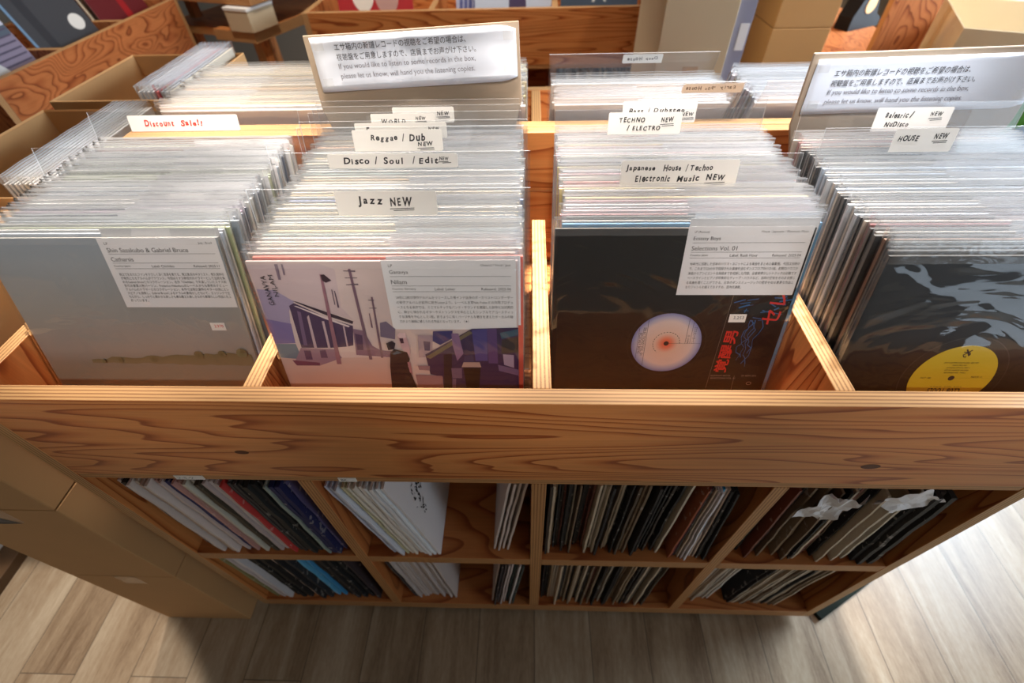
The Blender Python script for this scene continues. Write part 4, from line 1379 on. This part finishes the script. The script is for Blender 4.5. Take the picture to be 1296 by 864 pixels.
def cover_record(label, base, polys, loc, rotz, lean=16):
    r = thing('cover_record', label, 'record', loc, (-math.radians(lean), 0, rotz))
    j = link('jacket', jacket_mesh(0.0034, 1), r)
    j.color = S(*base)
    if polys:
        print_mesh('cover_print', polys, j, -0.0019)
    return r


def oval(cx, cz, rx, rz, col, n=28):
    return ([(cx + rx * math.cos(2 * math.pi * k / n), cz + rz * math.sin(2 * math.pi * k / n)) for k in range(n)], col)


lines = [([(-0.15 + 0.03 * (k % 2), 0.13 + 0.018 * k), (0.15, 0.13 + 0.018 * k), (0.15, 0.135 + 0.018 * k), (-0.15 + 0.03 * (k % 2), 0.136 + 0.018 * k)], (84, 76, 96)) for k in range(7)]
cover_record('mauve-grey cover with white oval at the near end of the left bin', (134, 124, 144),
             [([(-0.157, 0.25), (0.157, 0.25), (0.157, 0.315), (-0.157, 0.315)], (196, 198, 212)), ([(-0.157, 0.225), (0.157, 0.225), (0.157, 0.25), (-0.157, 0.25)], (86, 96, 110))] + lines +
             [oval(-0.055, 0.11, 0.10, 0.09, (206, 206, 206))], (-1.70, 1.115 + 0.185, 0.8485), math.pi / 2)
cover_record('charcoal cover with small white oval in the middle of the left bin', (62, 62, 66), [([(-0.10, 0.0), (-0.06, 0.0), (-0.06, 0.315), (-0.10, 0.315)], (50, 50, 55)), oval(0.09, 0.19, 0.036, 0.026, (222, 218, 212)),
             ([(-0.157, 0.0), (-0.145, 0.0), (-0.145, 0.315), (-0.157, 0.315)], (110, 140, 168))], (-1.70, 1.115 + 0.537, 0.8485), math.pi / 2)
for k in range(4):
    cover_record('%s standing behind the dark red cover in the left bin' % ('cream jacket closest', 'peach jacket second', 'white jacket third', 'grey jacket fourth')[k], ((226, 206, 180), (220, 160, 120), (236, 232, 228), (150, 150, 156))[k], None,
                 (-1.73 - 0.012 * k, 1.115 + 0.896, 0.8485), math.pi / 2)
cover_record('dark red cover at the far end of the left bin', (96, 22, 26), [([(0.0, 0.0), (0.05, 0.0), (0.03, 0.315), (0.0, 0.315)], (150, 24, 28))], (-1.70, 1.115 + 0.897, 0.8485), math.pi / 2)

# bin across the back
bu = bin_unit('record_bin', 'plywood record bin across the back aisle, partly hidden by the notice', -0.93, 0.478, (-0.41, 0.085), 0.50, loc=(0, 1.88, 0), lower=False)
cover_record('red cover with white blot in the back bin', (176, 40, 44), [oval(-0.05, 0.22, 0.05, 0.08, (236, 228, 214)), oval(0.05, 0.2, 0.05, 0.07, (190, 150, 140))], (-0.66, 1.97, 0.8485), 0)
sk = [([(-0.15 + 0.02 * k, 0.08 + 0.01 * (k % 3)), (-0.135 + 0.02 * k, 0.08), (-0.12 + 0.018 * k, 0.29), (-0.13 + 0.018 * k, 0.29)], (92, 98, 150)) for k in range(14)]
cover_record('blue sketched cover in the back bin', (176, 180, 204), sk, (-0.165, 1.97, 0.8485), 0)
cover_record('pale blue cover with a purple shape in the back bin', (196, 206, 222), [([(-0.03, 0.0), (0.06, 0.0), (0.05, 0.24), (0.03, 0.28), (-0.01, 0.25)], (74, 62, 92))], (0.015 - 0.10, 1.945, 0.8485), 0)
cover_record('slate cover with pale cross in the back bin', (66, 78, 94), [([(-0.03, 0.16), (-0.02, 0.16), (0.03, 0.26), (0.02, 0.26)], (206, 206, 200)), ([(0.02, 0.16), (0.03, 0.16), (-0.02, 0.26), (-0.03, 0.26)], (206, 206, 200))], (0.268, 1.97, 0.8485), 0)
shelf_row('shelf of the back bin', 0.4675, steps(0.115, 0.430, 30), 0.5, 'old', 1.885, 31, group='spines on the back bin shelf')
board('shelf', bu, (-0.90, 0.03, 0.447), (0.45, 0.47, 0.4668), 'z', 'x', 'ply_dark', 'edge_dark')
board('upright', bu, (0.073, 0.01, 0.467), (0.097, 0.47, 0.797), 'x', 'z', 'ply_dark', 'edge_dark')

# wooden stand with its corner towards the camera
st = thing('display_stand', 'rotated wooden stand with thick top and ledge between the far bins', 'stand', (-1.245, 2.06, 0), (0, 0, math.radians(-20)))
board('stand_top', st, (-0.55, 0.02, 1.0), (0.02, 0.6, 1.05), 'z', 'x', 'ply_red', 'edge_dark')
board('ledge', st, (-0.24, 0.0, 0.862), (0.0, 0.62, 0.905), 'z', 'x', 'ply', 'edge')
board('ledge_board', st, (-0.60, 0.05, 0.862), (-0.242, 0.65, 0.895), 'z', 'x', 'ply_dark', 'edge_dark')
for x, y in ((-0.07, 0.04), (-0.55, 0.1), (-0.07, 0.62), (-0.55, 0.56)):
    board('leg', st, (x, y, 0.0), (x + 0.05, y + 0.05, 0.861), 'x', 'z', 'ply', 'edge')
for x, y in ((-0.5, 0.12), (-0.5, 0.55), (-0.06, 0.55)):
    board('post', st, (x, y, 0.9055), (x + 0.04, y + 0.04, 0.9995), 'x', 'z', 'ply_dark', 'edge_dark')
wb = thing('paper_box', 'small white box on the stand ledge under its top', 'box', (-1.265, 2.06, 0.9058), (0, 0, math.radians(-20)))
block('box_body', wb, (-0.10, 0.0, 0.0), (0.03, 0.16, 0.078), M['card_pale'])
block('box_lid', wb, (-0.102, -0.002, 0.0784), (0.032, 0.162, 0.090), M['paper_cream'])

# tall cartons and boards at the right of the back aisle
tc_ = carton('tall pale carton standing right of the back bin', (0.398, 1.40, 0.0), (0.622, 1.80, 1.42), 'card_pale', tape=False)
block('hand_slot', tc_, (-0.02, -0.2012, 0.925), (0.03, -0.2, 0.945), M['card'])
wp = thing('wrapped_panel', 'grey plastic-wrapped panel leaning behind the tall pale carton', 'panel', (0.66, 1.42, 0.0))
block('panel_sheet', wp, (-0.035, 0.0, 0.0), (0.02, 0.05, 1.4), plain('lilac_grey_wrap', S(146, 146, 168), 0.35))
block('white_highlight', wp, (-0.012, -0.001, 0.985), (0.016, 0.0, 1.06), M['paper'])  # white strip standing in for the highlight on the plastic wrap
carton('lower brown carton of the two stacked beside the wrapped panel', (0.875, 1.70, 0.0), (1.085, 2.25, 0.972), 'kraft', tape=False)
carton('upper brown carton of the two stacked beside the wrapped panel', (0.877, 1.702, 0.974), (1.087, 2.25, 1.36), 'kraft', tape=False)
tb = thing('work_table', 'low reddish wooden table behind the stacked cartons', 'table', (1.32, 2.13, 0))
board('table_top', tb, (-0.21, -0.29, 0.815), (0.225, 0.6, 0.85), 'z', 'y', 'ply_red', 'edge_dark')
for x, y in ((-0.19, -0.27), (0.16, -0.27), (-0.19, 0.53), (0.16, 0.53)):
    board('leg', tb, (x, y, 0.0), (x + 0.05, y + 0.05, 0.8146), 'x', 'z', 'ply_red', 'edge_dark')
td = thing('tape_dispenser', 'black tape dispenser lying on the reddish table', 'tape dispenser', (1.46, 2.20, 0.8503), (0, 0, 0.5))
bm = bmesh.new()
prof = [(-0.10, 0), (0.10, 0), (0.10, 0.03), (0.06, 0.05), (0.03, 0.12), (-0.03, 0.14), (-0.07, 0.11), (-0.10, 0.05)]
f = bm.faces.new([bm.verts.new((a, -0.035, b)) for a, b in prof])
ex = bmesh.ops.extrude_face_region(bm, geom=[f])
bmesh.ops.translate(bm, verts=[v for v in ex['geom'] if isinstance(v, bmesh.types.BMVert)], vec=(0, 0.07, 0))
bmesh.ops.recalc_face_normals(bm, faces=bm.faces)
link('dispenser_body', mesh_from('dispenser_body', bm, [M['black']]), td)
bm = bmesh.new()
bmesh.ops.create_cone(bm, cap_ends=True, segments=24, radius1=0.032, radius2=0.032, depth=0.036)
rl = link('tape_roll', mesh_from('tape_roll', bm, [M['card']]), td)
rl.location, rl.rotation_euler = (-0.01, -0.02, 0.09), (math.radians(90), 0, 0)
bd = thing('wooden_board', 'upright orange-brown wooden board between the table and the pale open carton', 'board', (1.404, 1.78, 0))
board('board_panel', bd, (-0.09, 0.0, 0.0), (0.09, 0.03, 1.30), 'y', 'z', 'ply_red', 'edge_dark')
board('board_foot', bd, (-0.09, -0.12, 0.0), (0.09, -0.0004, 0.03), 'z', 'x', 'ply_red', 'edge_dark')
carton('big pale open carton at the far right behind the tilted notice', (1.52, 1.40, 0.0), (2.22, 1.88, 1.0), 'card_pale', open_top=True, rotz=math.radians(-24),
       flaps=[(0.0, 0.30, 0.66, 0.16, 0.7, 0), (0.42, 0.0, 0.16, 0.46, 0, -0.5)])
sb = carton('low brown carton under the colourful bag', (1.40, 1.10, 0.0), (1.70, 1.40, 0.68), 'kraft')
bg = thing('shopping_bag', 'green, blue and black patterned bag on a carton at the far right', 'bag', (1.57, 1.25, 0.6812))


def blob(name, parent, cx, cy, cz, rx, ry, rz, col, seed):
    bm = bmesh.new()
    bmesh.ops.create_icosphere(bm, subdivisions=3, radius=1)
    for v in bm.verts:
        k = 1 + 0.18 * noise.noise((v.co.x * 2 + seed, v.co.y * 2, v.co.z * 2))
        z = max(v.co.z * k, -0.86)
        v.co = Vector((cx + v.co.x * rx * k, cy + v.co.y * ry * k, cz + z * rz))
    for f in bm.faces:
        f.smooth = True
    return link(name, mesh_from(name, bm, [plain(name + '_cloth', S(*col), 0.6, noise_amt=0.2, noise_scale=40)]), parent)


blob('bag_body', bg, -0.06, 0.0, 0.155, 0.14, 0.13, 0.175, (30, 30, 32), 1)
blob('green_pocket', bg, -0.13, -0.08, 0.21, 0.075, 0.05, 0.10, (76, 150, 50), 2)
blob('blue_pocket', bg, -0.085, -0.115, 0.12, 0.06, 0.04, 0.075, (36, 110, 180), 3)
blob('orange_flap', bg, -0.04, -0.06, 0.30, 0.08, 0.07, 0.05, (190, 120, 50), 4)
